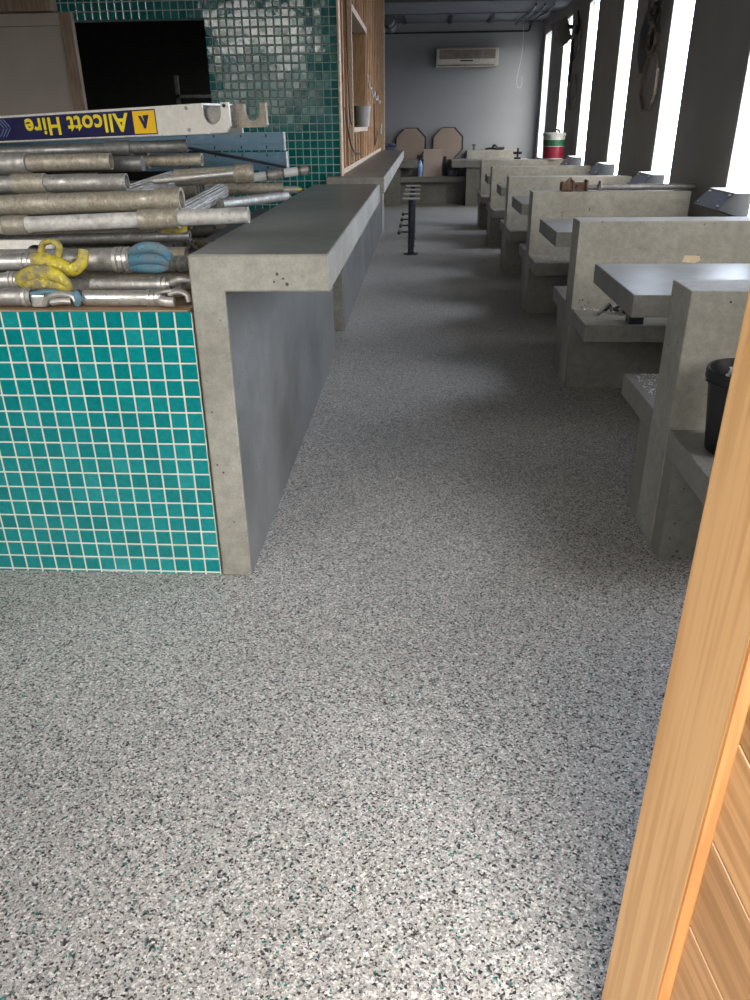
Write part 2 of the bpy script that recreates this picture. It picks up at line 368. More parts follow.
MT['pail_white'] = plain('scuffed_white_plastic', (0.42, 0.42, 0.40), 0.45, var=0.15)
MT['pail_green'] = plain('green_label', (0.012, 0.10, 0.045), 0.4)
MT['pail_red'] = plain('crimson_label', (0.23, 0.012, 0.035), 0.4)
MT['plate_grey'] = plain('grey_bolted_plate', (0.09, 0.094, 0.115), 0.45, var=0.1)
MT['box_grey'] = plain('grey_sheet_metal', (0.085, 0.088, 0.09), 0.6, var=0.08)
MT['top_plate'] = plain('pale_grey_plate', (0.30, 0.30, 0.30), 0.5)
MT['chrome'] = metal('bright_bolt', (0.9, 0.9, 0.9), (0.6, 0.6, 0.6), 0.25, 0.2)
MT['dust'] = plain('plaster_dust', (0.66, 0.66, 0.66), 0.9)
MT['ring_wood'] = wood('dark_oiled_ring_wood', (0.30, 0.25, 0.20), (0.19, 0.15, 0.12), rough=0.6)
MT['cable_white'] = plain('white_cable_sheath', (0.7, 0.7, 0.68), 0.5)
MT['bottle_blue'] = plain('pale_blue_bottle', (0.25, 0.36, 0.62), 0.3, var=0.3, scale=25)
MT['cloth_blue'] = plain('dull_blue_cloth', (0.12, 0.14, 0.20), 0.9, var=0.4, scale=25)
m, N, L, bs = newmat('window_glass')
tr = N.new('ShaderNodeBsdfTransparent'); gl = N.new('ShaderNodeBsdfGlossy'); gl.inputs['Roughness'].default_value = 0.05; mx = N.new('ShaderNodeMixShader'); mx.inputs[0].default_value = 0.06
L.new(tr.outputs[0], mx.inputs[1]); L.new(gl.outputs[0], mx.inputs[2]); L.new(mx.outputs[0], N['Material Output'].inputs[0]); MT['glass'] = m

# ------------------------------------------------------------------ the room
XR, YB, ZC, XL, YF = 2.30, 17.50, 3.25, -4.2, -0.10
struct('floor', MB().box(XL-0.3, XR+0.3, -3.5, YB+0.3, -0.1, 0.0), MT['floor'])
struct('ceiling', MB().box(XL-0.2, XR+0.2, YF-0.1, YB+0.2, ZC, ZC+0.1), MT['ceiling'])
struct('wall_back', MB().box(XL-0.2, XR+0.2, YB, YB+0.2, 0, ZC), MT['paint'])
struct('wall_left', MB().box(XL-0.2, XL, YF-0.1, YB, 0, ZC), plain('dark_left_wall_paint', (0.10, 0.095, 0.09), 0.8))
# right wall: piers between tall windows, spandrels below and above
w = MB(); ys = YF-0.1
for a, b in WINY:
    w.box(XR, XR+0.08, ys, a, 0, ZC); w.box(XR, XR+0.08, a, b, 0, WZ0); w.box(XR, XR+0.08, a, b, WZ1, ZC); ys = b
w.box(XR, XR+0.08, ys, YB, 0, ZC)
struct('wall_right', w, MT['pier'])
for i, (a, b) in enumerate(WINY):
    n = i+1
    r = empty('window_%d' % n, (XR+0.03, (a+b)/2, WZ0), kind='structure')
    f = 0.014
    fr = MB()
    fr.box(XR+0.001, XR+0.04, a, a+f, WZ0, WZ1).box(XR+0.001, XR+0.04, b-f, b, WZ0, WZ1).box(XR+0.001, XR+0.04, a+f, b-f, WZ0, WZ0+f).box(XR+0.001, XR+0.04, a+f, b-f, WZ1-f, WZ1)
    fr.build('window_frame', MT['white'], r)
    MB().box(XR+0.003, XR+0.006, a+f, b-f, WZ0+f, WZ1-f).build('pane', MT['glass'], r)
# street wall with a glazed shopfront and the doorway the camera looks in through
w = MB()
w.box(XL, -3.10, YF-0.15, YF, 0, ZC).box(-1.60, -0.15, YF-0.15, YF, 0, ZC).box(1.0, XR, YF-0.15, YF, 0, ZC)
w.box(-3.10, -1.60, YF-0.15, YF, 0, 1.55).box(-3.10, -1.60, YF-0.15, YF, 3.06, ZC).box(-0.15, 1.0, YF-0.15, YF, 2.38, ZC)
struct('wall_front', w, MT['paint'])
r = empty('window_9', (-2.35, YF-0.08, 1.55), kind='structure')
fr = MB()
for x in (-3.10, -2.38, -1.65): fr.box(x, x+0.05, YF-0.1, YF-0.04, 1.55, 3.06)
fr.box(-3.05, -1.65, YF-0.1, YF-0.04, 1.55, 1.6).box(-3.05, -1.65, YF-0.1, YF-0.04, 3.01, 3.06).box(-3.05, -1.65, YF-0.1, YF-0.04, 2.25, 2.30)
fr.build('window_frame', MT['white'], r)
MB().box(-3.05, -1.65, YF-0.072, YF-0.068, 1.6, 3.01).build('pane', MT['glass'], r)

# tiles: real little quads with a chamfer and their own slight tilt
def tile_field(mb, x0, x1, z0, z1, Y, pitch, gap, hole=None, right_aligned=True, tilt=0.006, bow=0.0):
    b = mb.b; lay = b.verts.layers.float.get('tint') or b.verts.layers.float.new('tint')
    nx = int((x1-x0)/pitch)+1; nz = int((z1-z0)/pitch)+2
    for i in range(nx):
        xb = x1 - i*pitch; xa = max(xb - pitch + gap, x0)
        if xb - xa < 0.008: continue
        for k in range(nz):
            zb = z1 - k*pitch; za = max(zb - pitch + gap, z0)
            if zb - za < 0.006: continue
            skip = False; xa_, xb_, za_, zb_ = xa, xb, za, zb
            for h in (hole or ()):
                if xa < h[1] and xb > h[0] and za < h[3] and zb > h[2]:
                    best = max(((h[0]-xa, 0), (xb-h[1], 1), (h[2]-za, 2), (zb-h[3], 3)))
                    if best[0] < 0.009: skip = True; break
                    if best[1] == 0: xb_ = h[0]
                    elif best[1] == 1: xa_ = h[1]
                    elif best[1] == 2: zb_ = h[2]
                    else: za_ = h[3]
            if skip: continue
            XA_, ZA_, XB_, ZB_ = xa, za, xb, zb
            xa, xb, za, zb = xa_, xb_, za_, zb_
            t = random.random(); tx = random.uniform(-tilt, tilt); tz = random.uniform(-tilt, tilt)
            c = 0.0035; cxm, czm = (xa+xb)/2, (za+zb)/2
            def P(x, z, d): 
                v = b.verts.new((x, Y - d - (x-cxm)*tx*2 - (z-czm)*tz*2, z)); v[lay] = t; return v
            o = [P(xa, za, 0.001), P(xb, za, 0.001), P(xb, zb, 0.001), P(xa, zb, 0.001)]
            q = [P(xa+c, za+c, 0.004), P(xb-c, za+c, 0.004), P(xb-c, zb-c, 0.004), P(xa+c, zb-c, 0.004)]
            b.faces.new(q)
            for j in range(4): b.faces.new((o[j], o[(j+1) % 4], q[(j+1) % 4], q[j]))
            xa, xb = XA_, XB_

TW = 6.36     # face of the tiled kitchen wall
HOLE = (-2.53, -1.57, 1.02, 2.19)
w = MB()
w.box(XL, HOLE[0]-0.12, TW, TW+0.12, 0, ZC).box(HOLE[1], -0.725, TW, TW+0.12, 0, ZC).box(-0.725, -0.62, TW, TW+0.12, 1.1475, ZC).box(HOLE[0]-0.12, HOLE[1], TW, TW+0.12, 0, HOLE[2]).box(HOLE[0]-0.12, HOLE[1], TW, TW+0.12, HOLE[3], ZC)
tw = struct('wall_kitchen', w, MT['grout_wall'])
tf = MB(); tile_field(tf, -4.0, -0.622, 0.3, 3.2, TW-0.0005, 0.0565, 0.0065, hole=[HOLE, (-0.73, -0.6, 0.2, 1.1465)], tilt=0.007)
struct('tile_cladding', tf, MT['tile_wall'], tw)
# thin pale edge where the tiles stop at the studs
struct('trim_1', MB().box(-0.622, -0.607, TW-0.012, TW+0.12, 1.147, ZC, 0.002), MT['stud_pale'])
# the unlit kitchen behind the hatch
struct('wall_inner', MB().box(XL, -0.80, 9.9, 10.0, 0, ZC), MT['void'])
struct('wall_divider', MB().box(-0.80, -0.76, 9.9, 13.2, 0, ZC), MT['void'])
rk = empty('storage_rack', (-2.0, 8.6, 0), 'dim grey storage rack standing in the dark beyond the kitchen hatch', 'rack')
for x in (-2.45, -2.02, -1.62): MB().box(x, x+0.035, 8.5, 8.535, 0, 1.95).build('post', MT['steel_dark'], rk)
for z in (0.5, 1.15, 1.75): MB().box(-2.45, -1.585, 8.5, 8.9, z, z+0.03).build('shelf', MT['steel_dark'], rk)

# painted board closing the left of the hatch, with its raw wooden edge and a darker board above
pb = empty('wall_board', (-3.2, TW-0.05, 1.0), 'flat grey-brown board beside the dark kitchen hatch, left edge of photo', 'board')
MB().box(-4.0, -2.60, TW-0.045, TW-0.006, 0.98, 2.155, 0.002).build('board', MT['plyboard'], pb)
e_ = MB().box(-2.60, -2.512, TW-0.06, TW-0.006, 0.98, 2.235, 0.003).build('edge_strip', MT['brown_trim'], pb)
MB().box(-4.0, -2.60, TW-0.055, TW-0.006, 2.157, 2.235, 0.002).build('top_strip', MT['plyboard'], pb)
hd = MB().box(-4.0, -2.62, TW-0.12, TW-0.006, 2.24, 2.46, 0.004).build('bulkhead_board', MT['brown_trim'])
setp(hd, 'brown timber board across the top left corner, above the flat grey-brown panel', 'board')

# ------------------------------------------------------------------ stud wall along the bar
SX = -0.62
sw = empty('wall_studs', (SX, 9.5, 1.147), kind='structure')
MB().box(SX-0.09, SX+0.004, TW+0.12, 12.60, 1.1475, 1.185, 0.002).build('bottom_plate', MT['stud_pale'], sw)
MB().box(SX-0.09, SX, TW+0.12, 12.62, 3.15, 3.24, 0.002).build('top_plate', MT['stud'], sw)
H0, H1, HZ0, HZ1 = 7.62, 9.48, 1.475, 2.36
yy = 6.485
studs = []
for y in (6.485, 6.78, 7.10, 7.56, 9.48, 9.86, 10.2, 10.55, 10.92, 11.3, 11.66, 12.0, 12.3, 12.56):
    MB().box(SX-0.09, SX-(0.0 if y not in (7.56, 9.48) else -0.006), y, y+0.05, 1.185, 3.15, 0.002).build('stud', MT['stud_pale' if y in (7.56,) else 'stud'], sw)
for k in range(5):
    y = 7.92+0.36*k
    MB().box(SX-0.09, SX, y, y+0.05, 1.185, HZ0-0.04, 0.002).build('stud', MT['stud'], sw)
    MB().box(SX-0.09, SX, y, y+0.05, HZ1+0.05, 3.15, 0.002).build('stud', MT['stud'], sw)
MB().box(SX-0.12, SX+0.01, 7.61, 9.48, HZ0-0.04, HZ0, 0.002).build('opening_sill', MT['stud_pale'], sw)
MB().box(SX-0.12, SX+0.01, 7.61, 9.48, HZ1, HZ1+0.05, 0.002).build('opening_head', MT['stud_pale'], sw)
MB().box(SX-0.155, SX-0.005, 9.44, 9.478, HZ0, HZ1, 0.002).build('opening_side', MT['stud'], sw)
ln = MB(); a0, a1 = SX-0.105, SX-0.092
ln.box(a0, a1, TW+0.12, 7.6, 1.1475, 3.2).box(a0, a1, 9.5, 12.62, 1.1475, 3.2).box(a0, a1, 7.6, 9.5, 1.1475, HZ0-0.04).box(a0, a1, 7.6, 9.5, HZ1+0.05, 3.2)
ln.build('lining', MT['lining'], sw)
MB().box(-0.655, -0.565, 12.63, 12.69, 1.147, 3.24, 0.003).build('end_post', MT['stud_pale'], sw)
for k, (y0, z0, y1, z1, sag) in enumerate(((9.5, 1.98, 10.2, 1.88, .06), (10.2, 1.88, 10.9, 1.86, .07), (10.9, 1.86, 11.6, 1.84, .07), (11.6, 1.84, 12.3, 1.80, .06), (12.2, 1.44, 12.6, 1.50, .1))):
    p = [(SX+0.012, y0+(y1-y0)*t, z0+(z1-z0)*t-sag*math.sin(PI*t)) for t in [i/8 for i in range(9)]]
    o = MB().path(p, 0.009, 6).build('white_cable', MT['cable_white'], smooth=True)
    lab = ['white cable loop on the timber studs just beyond the framed opening', 'second white cable loop along the studs beyond the framed opening', 'third white cable loop along the studs beyond the framed opening', 'farthest high white cable loop near the end of the stud wall', 'low white cable loop at the far end post of the stud wall'][k]
    setp(o, lab, 'cable', 'cables on the stud wall')
for k, pts in enumerate((((SX+.012, 6.72, 1.62), (SX+.03, 6.8, 1.42), (SX+.03, 7.2, 1.30), (SX+.02, 8.0, 1.25), (SX+.012, 8.7, 1.24)),
                         ((SX+.012, 7.0, 2.5), (SX+.015, 7.0, 2.0), (SX+.02, 7.02, 1.6), (SX+.02, 7.2, 1.5)),
                         ((SX+.034, 10.35, 1.72), (SX+.034, 10.36, 1.5), (SX+.034, 10.4, 1.28), (SX+.02, 10.9, 1.3), (SX+.012, 11.6, 1.42)))):
    o = MB().path(smoothpath(pts), 0.007, 6).build('brown_cable', plain('brown_cable_sheath', (0.12, 0.07, 0.045), 0.6) if k == 0 else bpy.data.materials['brown_cable_sheath'], smooth=True)
    setp(o, ['grey-brown cable sagging across the studs under the framed opening', 'brown cable hanging down the studs left of the framed opening', 'brown cable hanging on the studs beyond the framed opening'][k], 'cable', 'cables on the stud wall')
wb = empty('white_bucket', (SX-0.02, 9.2, HZ0), 'small white plaster-splashed bucket on the sill of the timber opening', 'bucket')
MB().lathe((SX-0.03, 9.18, HZ0), [(0.001, 0), (0.075, 0), (0.09, 0.19), (0.097, 0.19), (0.097, 0.2), (0.084, 0.2), (0.07, 0.02), (0.001, 0.02)]).build('body', MT['pail_white'], wb, smooth=True)
MB().path([(SX-0.12, 9.18, HZ0+0.19), (SX-0.10, 9.13, HZ0+0.235), (SX-0.03, 9.10, HZ0+0.25), (SX+0.04, 9.13, HZ0+0.235), (SX+0.06, 9.18, HZ0+0.19)], 0.004, 6).build('handle', MT['chrome'], wb, smooth=True)

# ------------------------------------------------------------------ concrete bar counters
def bar(name, label, Y0, Y1, ypanel0, ypanel1, xleft=-0.716):
    r = empty(name, (-0.5, (Y0+Y1)/2, 0), label, 'counter', )
    MB().prism([(xleft, Y0, 0), (-0.610, Y0, 0), (-0.610, Y0, 1.034), (-0.279, Y0, 1.034), (-0.279, Y0, 1.145), (xleft, Y0, 1.145)], (0, Y1-Y0, 0), 0.005).build('bar_body', MT['concrete'], r)
    return r
c1 = bar('concrete_bar_counter', 'near concrete bar counter with thick overhanging top, beside the teal tiles', 2.414, 5.45, 2.414, 5.50)
MB().box(-0.6098, -0.6080, 2.420, 5.444, 0.001, 1.0335).build('inner_face', MT['concrete_blue_grey'], c1, label='darker blue-grey face under the overhang')  # thin sheet over the panel, darker and greyer than the cast body
c1top = MB().box(-0.708, -0.287, 2.422, 5.442, 1.1445, 1.1465).build('top_sheet', MT['concrete_top'], c1, label='darker grey-green top surface')  # thin sheet on the slab, darker and smoother than the cast body
c2 = bar('concrete_bar_counter', 'far concrete bar counter running along under the timber studs', 6.18, 12.62, 6.40, 12.5)
MB().box(-0.708, -0.287, 6.188, 12.61, 1.1445, 1.1462).build('top_sheet', MT['concrete_top'], c2)
MB().box(-0.6098, -0.6080, 6.186, 12.61, 0.001, 1.0335).build('inner_face', MT['concrete_blue_grey'], c2, label='darker blue-grey face under the overhang')
op = MB().box(-0.604, -0.573, 12.44, 12.50, 0, 1.032, 0.002).build('white_post', MT['white'])
setp(op, 'thin white upright strip at the far end of the bar counter', 'strip')

# ------------------------------------------------------------------ low tiled counter under the pile
tcn = empty('tiled_counter', (-1.8, 2.42, 0), 'low teal mosaic tiled counter carrying the heap of scaffold tubes', 'counter')
MB().box(-3.2, -0.735, 2.42, 4.75, 0, 0.955).build('counter_body', MT['grout'], tcn)
tf = MB(); tile_field(tf, -3.2, -0.726, 0.0, 0.971, 2.4190, 0.0567, 0.0058, tilt=0.006); tf.build('tile_cladding', MT['tile'], tcn)
MB().box(-3.2, -0.7235, 2.4188, 2.424, 0, 0.968).build('grout_bed', MT['grout'], tcn)
MB().box(-3.2, -0.735, 2.426, 4.76, 0.955, 0.975, 0.001).build('plywood_top', MT['bench_ply'], tcn)

# ------------------------------------------------------------------ booths
X0, X1 = 0.913, 2.19
BO = [(2.70, 0.11, 0.16), (4.765, 0.045, 0.28), (6.87, 0.05, 0.2), (8.86, 0.06, 0.2), (11.05, 0.06, 0.2), (13.05, 0.06, 0.2)]
BL = ['nearest booth bench, partly behind the timber door, black bin on its seat',
      'second concrete booth bench from the door, pale pitted back with a small patch knocked out',
      'third booth bench from the door, steel prop lying on its back',
      'fourth concrete booth bench, directly behind the one with the steel prop',
      'fifth concrete booth bench, last but one before the bench with the paint pail',
      'farthest concrete booth bench, green and red paint pail standing on its back']
for (yp, pn, pf), lab in zip(BO, BL):
    r = empty('booth_bench', ((X0+X1)/2, yp+0.1, 0), lab, 'bench', 'concrete booth benches by the windows')
    T = 0.215
    MB().box(X0, X1, yp, yp+T, 0, 0.983, 0.005).build('backrest', MT['concrete'], r)
    MB().box(X0+0.001, X1-0.002, yp-0.45, yp-0.0005, 0.392, 0.487, 0.005).build('seat', MT['concrete_grey'], r)
    MB().box(X0+0.003, X1-0.004, yp-pn, yp-0.001, 0, 0.3915, 0.004).build('plinth', MT['concrete_grey'], r)
    MB().box(X0+0.001, X1-0.002, yp+T+0.0005, yp+T+0.49, 0.392, 0.487, 0.005).build('seat', MT['concrete_grey'], r)
    MB().box(X0+0.003, X1-0.004, yp+T+0.001, yp+T+pf, 0, 0.3915, 0.004).build('plinth', MT['concrete_grey'], r)
    if yp == 4.765:
        MB().prism([(1.527, yp-0.0008, 0.755), (1.60, yp-0.0008, 0.748), (1.632, yp-0.0008, 0.765), (1.622, yp-0.0008, 0.79), (1.54, yp-0.0008, 0.792)], (0, -0.002, 0)).build('knocked_patch', plain('raw_broken_concrete', (0.62, 0.50, 0.34), 0.9), r, label='pale brown knocked-out patch')
TB = [(3.435, 4.27), (5.58, 6.41), (7.63, 8.48), (9.72, 10.30), (11.75, 12.38)]
TL = ['concrete booth table nearest the door, pale sheen on its thick top', 'second concrete booth table from the door', 'third concrete booth table from the door', 'fourth concrete booth table, showing only a stub behind the bench backs', 'farthest concrete booth table, a tiny stub before the last bench']
for (a, b), lab in zip(TB, TL):
    r = empty('booth_table', (1.6, (a+b)/2, 0), lab, 'table', 'concrete booth tables')
    MB().box(0.92, 2.296, a, b, 0.727, 0.825, 0.005).build('tabletop', MT['concrete_top'], r)
    m_ = (a+b)/2
    MB().box(1.55, 2.0, m_-0.07, m_+0.07, 0, 0.7265, 0.004).build('pedestal', MT['concrete_grey'], r)
    bk = MB().box(1.25, 1.95, m_-0.03, m_+0.03, 0.70, 0.7262, 0.002)
    bk.build('steel_bracket', MT['black_steel'], r)
# dusty rubble at the foot of the backs
def flakes(name, n, x0, x1, y0, y1, z, smin, smax, mat, label, cat):
    mb = MB()
    for _ in range(n):
        x, y = random.uniform(x0, x1), random.uniform(y0, y1); s_ = random.uniform(smin, smax); a = random.uniform(0, PI)
        k = random.choice((3, 4, 5))
        pts = [(x+s_*math.cos(a+2*PI*i/k)*random.uniform(.6, 1), y+s_*math.sin(a+2*PI*i/k)*random.uniform(.6, 1), z) for i in range(k)]
        mb.prism(pts, (0, 0, s_*random.uniform(0.25, 0.6)))
    o = mb.build(name, mat); setp(o, label, cat, kind='stuff'); return o
flakes('plaster_dust', 1300, 0.95, 1.45, 2.93, 3.39, 0.4875, 0.001, 0.006, MT['dust'], 'white plaster crumbs strewn over the far seat of the nearest bench', 'dust')
flakes('plaster_dust', 90, 0.93, 1.6, 4.70, 4.755, 0.4875, 0.002, 0.009, MT['dust'], 'white plaster crumbs along the back of the second bench seat', 'dust')
flakes('plaster_dust', 60, 0.93, 1.3, 6.45, 6.85, 0.4875, 0.002, 0.008, MT['dust'], 'white plaster crumbs on the seat of the bench under the steel prop', 'dust')
flakes('plaster_dust', 60, 0.95, 1.3, 2.26, 2.35, 0.4875, 0.001, 0.005, MT['dust'], 'white plaster crumbs round the black bin on the nearest seat', 'dust')
rag = MB(); random.seed(3)
for k in range(9):
    p0 = Vector((1.16+random.uniform(-.08, .08), 4.60+random.uniform(-.07, .07), 0.499)); 
    rag.path(smoothpath([p0, p0+Vector((random.uniform(-.06, .06), random.uniform(-.05, .05), random.uniform(.02, .05))), p0+Vector((random.uniform(-.1, .1), random.uniform(-.06, .06), 0.0))], 3), 0.010, 6, 0.5)
setp(rag.build('crumpled_scrap', MT['black']), 'crumpled black plastic scrap on the seat under the nearest table', 'scrap')
bl = empty('junction_box', (1.19, 4.36, 0.488), 'small black metal box standing on the seat edge under the nearest table', 'box')
MB().box(1.155, 1.235, 4.34, 4.42, 0.488, 0.56, 0.004).build('body', MT['black_steel'], bl); MB().box(1.15, 1.24, 4.335, 4.425, 0.5601, 0.566, 0.002).build('lid', MT['black_steel'], bl)

# black bin on nearest bench
bn = empty('black_bin', (1.075, 2.5, 0.488), 'small black plastic bin of plaster scraps on the nearest bench seat', 'bin')
MB().lathe((1.078, 2.50, 0.488), [(0.001, 0), (0.095, 0), (0.098, 0.004), (0.124, 0.245), (0.134, 0.246), (0.136, 0.252), (0.136, 0.279), (0.133, 0.284), (0.127, 0.282), (0.098, 0.012), (0.001, 0.01)], 40).build('body', MT['black'], bn, smooth=True)
sc = MB(); random.seed(11)
for _ in range(26):
    a = random.uniform(0, 2*PI); rr = random.uniform(0.0, 0.085); c = Vector((1.078+rr*math.cos(a), 2.50+rr*math.sin(a), 0.488+random.uniform(0.20, 0.262)))
    s_ = random.uniform(.015, .04); n_ = Vector((random.uniform(-1, 1), random.uniform(-1, 1), random.uniform(.2, 1))).normalized(); u = n_.orthogonal(); v_ = n_.cross(u)
    k = 5; sc.prism([c+u*s_*math.cos(2*PI*i/k)*random.uniform(.4, 1)+v_*s_*math.sin(2*PI*i/k)*random.uniform(.4, 1) for i in range(k)], n_*0.003)
o = sc.build('scraps', MT['dust'], bn); o['kind'] = 'stuff'
MB().path([(1.078-.138*math.cos(t), 2.50-.138*math.sin(t), 0.735+0.0*t) for t in [PI*i/14 for i in range(15)]], 0.003, 6).build('handle', MT['black_steel'], bn, smooth=True)

# steel prop lying on the third bench
pr = empty('steel_prop', (1.7, 6.95, 0.985), 'steel prop with rusty brown clamp head lying along the third bench back', 'prop')
yq = 6.95
MB().tube((1.47, yq, 1.012), (2.24, yq, 1.012), 0.024, hollow=0.004, seg=20).build('tube', MT['steel_dark'], pr, smooth=True)
MB().tube((1.36, yq, 1.012), (1.46, yq, 1.012), 0.02, seg=20).build('inner_tube', MT['steel_dark'], pr, smooth=True)
MB().tube((1.452, yq, 1.016), (1.482, yq, 1.016), 0.031, seg=16).box(1.462, 1.476, yq-0.045, yq+0.045, 1.01, 1.06, 0.003).build('collar', MT['alu'], pr, smooth=False)
cl = MB().box(1.145, 1.24, yq-0.05, yq+0.05, 0.9855, 1.055, 0.012).box(1.245, 1.36, yq-0.042, yq+0.042, 0.99, 1.05, 0.006)
cl.box(1.235, 1.25, yq-0.055, yq+0.055, 0.985, 1.065, 0.003).box(1.345, 1.362, yq-0.055, yq+0.055, 0.985, 1.07, 0.003)
cl.tube((1.19, yq-0.02, 1.05), (1.23, yq+0.03, 1.075), 0.014).tube((1.28, yq-0.06, 1.03), (1.28, yq+0.06, 1.03), 0.011)
cl.build('clamp_head', MT['rust'], pr, label='rusty brown clamp head')

# paint pail on the farthest bench
pp = empty('paint_pail', (2.0, 13.16, 0.984), 'large white paint pail with green and crimson label on farthest bench back', 'pail')
pc = (2.008, 13.16, 0.984)
MB().lathe(pc, [(0.001, 0), (0.15, 0), (0.166, 0.34), (0.001, 0.34)], 36).build('body', MT['pail_white'], pp, smooth=True)
MB().lathe(pc, [(0.168, 0.325), (0.174, 0.33), (0.174, 0.365), (0.165, 0.372), (0.001, 0.372)], 36).build('lid', MT['pail_white'], pp, smooth=True)
MB().lathe(pc, [(0.1515, 0.02), (0.1605, 0.185)], 36).build('label_band', MT['pail_red'], pp, smooth=True, label='crimson label band')
MB().lathe(pc, [(0.1608, 0.187), (0.1655, 0.272)], 36).build('label_band', MT['pail_green'], pp, smooth=True, label='dark green label band')
MB().lathe(pc, [(0.1615, 0.18), (0.1617, 0.188)], 36).build('label_line', MT['pail_white'], pp, smooth=True)
MB().path([(1.95, 13.07, 1.357), (1.97, 13.06, 1.39), (2.01, 13.06, 1.40), (2.05, 13.06, 1.39), (2.07, 13.07, 1.357)], 0.012, 8).build('handle', MT['black'], pp, smooth=True)

# bolted noses on the window sills, one a bay
for i, (ya, yb) in enumerate(((5.90, 6.40), (8.06, 8.56), (10.17, 10.63), (12.32, 12.80))):
    lab = ['grey sill box with four bright bolts, nearest the door, second bench in front', 'grey sill box with bolted sloping plate behind the steel prop', 'grey sill box with bolted sloping plate, third from the door', 'farthest grey sill box with bolted plate, right of the paint pail'][i]
    r = empty('sill_box', (2.2, (ya+yb)/2, 0.93), lab, 'sill box', 'bolted boxes on the window sills')
    MB().prism([(2.075, ya, 0.931), (2.299, ya, 0.86), (2.299, ya, 1.036), (2.183, ya, 1.036)], (0, yb-ya, 0), 0.002).build('body', MT['box_grey'], r)
    MB().box(2.175, 2.315, ya-0.004, yb+0.004, 1.0365, 1.042, 0.001).build('top_ledge', MT['white'], r)
    s_ = Vector((0.108, 0, 0.105)).normalized(); n_ = Vector((-s_.z, 0, s_.x)); p0 = Vector((2.075, 0, 0.931)); LL = 0.1506
    def PP(t, y, d): return p0 + s_*t*LL + n_*d + Vector((0, y, 0))
    ep = MB().prism([PP(-.03, ya-.004, .0005), PP(1.0, ya-.004, .0005), PP(1.0, yb+.004, .0005), PP(-.03, yb+.004, .0005)], n_*0.004).build('end_plate', MT['plate_grey'], r)
    for t in (0.17, 0.84):
        for y in (ya+0.09*(yb-ya), yb-0.09*(yb-ya)):
            MB().prism([PP(t-.045, y-.02, .0046), PP(t+.045, y-.02, .0046), PP(t+.045, y+.02, .0046), PP(t-.045, y+.02, .0046)], n_*0.006, 0.001).build('bolt', MT['chrome'], ep)

# ------------------------------------------------------------------ stool posts
for i, (y, lab) in enumerate(((10.26, 'nearest black stool post without a seat, bolted to the floor by the bar'), (10.96, 'second black stool post in the row along the bar'), (11.69, 'third black stool post in the row along the bar'), (12.45, 'farthest black stool post in the row along the bar'))):
    r = empty('stool_post', (-0.13, y, 0), lab, 'stool post', 'seatless stool posts along the bar')
    MB().tube((-0.13, y, 0), (-0.13, y, 0.008), 0.095 if i == 0 else 0.055, seg=28).build('base_plate', MT['black_steel'], r, smooth=True)
    MB().tube((-0.13, y, 0.0105), (-0.13, y, 0.655), 0.038, seg=24).build('post', MT['black_steel'], r, smooth=True)
    tp = MB().box(-0.24, -0.025, y-0.11, y+0.11, 0.6555, 0.668, 0.002)
    tp.build('top_plate', MT['top_plate'], r)
    fa = MB().tube((-0.172, y, 0.268), (-0.275, y, 0.268), 0.011, seg=12).build('footrest_arm', MT['black_steel'], r, smooth=True)
    MB().path([(-0.28, y-0.10, 0.268), (-0.28, y+0.10, 0.268)], 0.022, 12, up=(0, 0, 1)).build('footrest', MT['black_steel'], fa, smooth=True)

# ------------------------------------------------------------------ far end of the room
be = empty('back_bench', (0.2, 17.0, 0), 'low dark concrete bench across the far wall between two table blocks', 'bench')
MB().box(-0.44, 0.868, 16.95, 17.30, 0.425, 0.53, 0.005).build('seat', MT['concrete_grey'], be)
MB().box(-0.44, 0.868, 17.12, 17.30, 0, 0.4245).build('plinth', MT['concrete_grey'], be)
MB().box(-1.4, 0.868, 17.305, 17.495, 0, 0.84, 0.004).build('backrest', MT['concrete_grey'], be)
for nm, xa, xb, la, lb, lab in (('end_table', -1.4, -0.105, -0.74, -0.445, 'concrete table end at far left of the room, emerging behind the bar'), ('end_table', 0.577, 2.1, 0.872, 1.168, 'concrete table at the far end behind the booths, on a thick block leg')):
    r = empty(nm, ((la+lb)/2, 16.9, 0), lab, 'table', 'concrete tables at the far wall')
    MB().box(xa, xb, 16.5, 17.30, 0.715, 0.845, 0.005).build('tabletop', MT['concrete_grey'], r)
    MB().box(la, lb, 16.6, 17.10, 0, 0.7145, 0.004).build('leg', MT['concrete_grey'], r)
MB_ = MB().box(0.90, 1.93, 17.31, 17.49, 0, 1.0, 0.005).build('wall_bench_back', MT['concrete'])
setp(MB_, 'pale concrete bench back against the far wall, dark tools on its top', 'bench')
def octagon(cx_, cz_, rx, y, rot=PI/8):
    return [(cx_+rx*math.cos(rot+i*PI/4)/math.cos(PI/8), y, cz_+rx*math.sin(rot+i*PI/4)/math.cos(PI/8)) for i in range(8)]
for cx_, cz_, lab in ((-0.25, 1.125, 'brown octagonal MDF tabletop leaning on far wall, left of the pair'), (0.505, 1.13, 'brown octagonal MDF tabletop leaning on far wall, right of the pair')):
    r = empty('octagonal_tabletop', (cx_, 17.42, cz_-0.29), lab, 'tabletop', 'octagonal tabletops')
    MB().prism(octagon(cx_, cz_, 0.285, 17.43), (0, -0.03, 0), 0.002).build('panel', MT['mdf'], r)
    MB().prism(octagon(cx_+0.028, cz_+0.008, 0.292, 17.47), (0, -0.035, 0), 0.002).build('painted_shadow', MT['black_steel'], r, label='dark octagon standing in for shadow along the upper right')  # dark octagon offset behind the panel stands in for its shadow
o = MB().prism([(0.02, 16.93, 0.531), (0.40, 16.93, 0.531), (0.40, 17.24, 1.02), (0.02, 17.24, 1.02)], (0, 0.02, 0.012)).build('mdf_offcut', MT['mdf'])
setp(o, 'brown rectangular MDF offcut leaning upright on the low back bench', 'board')
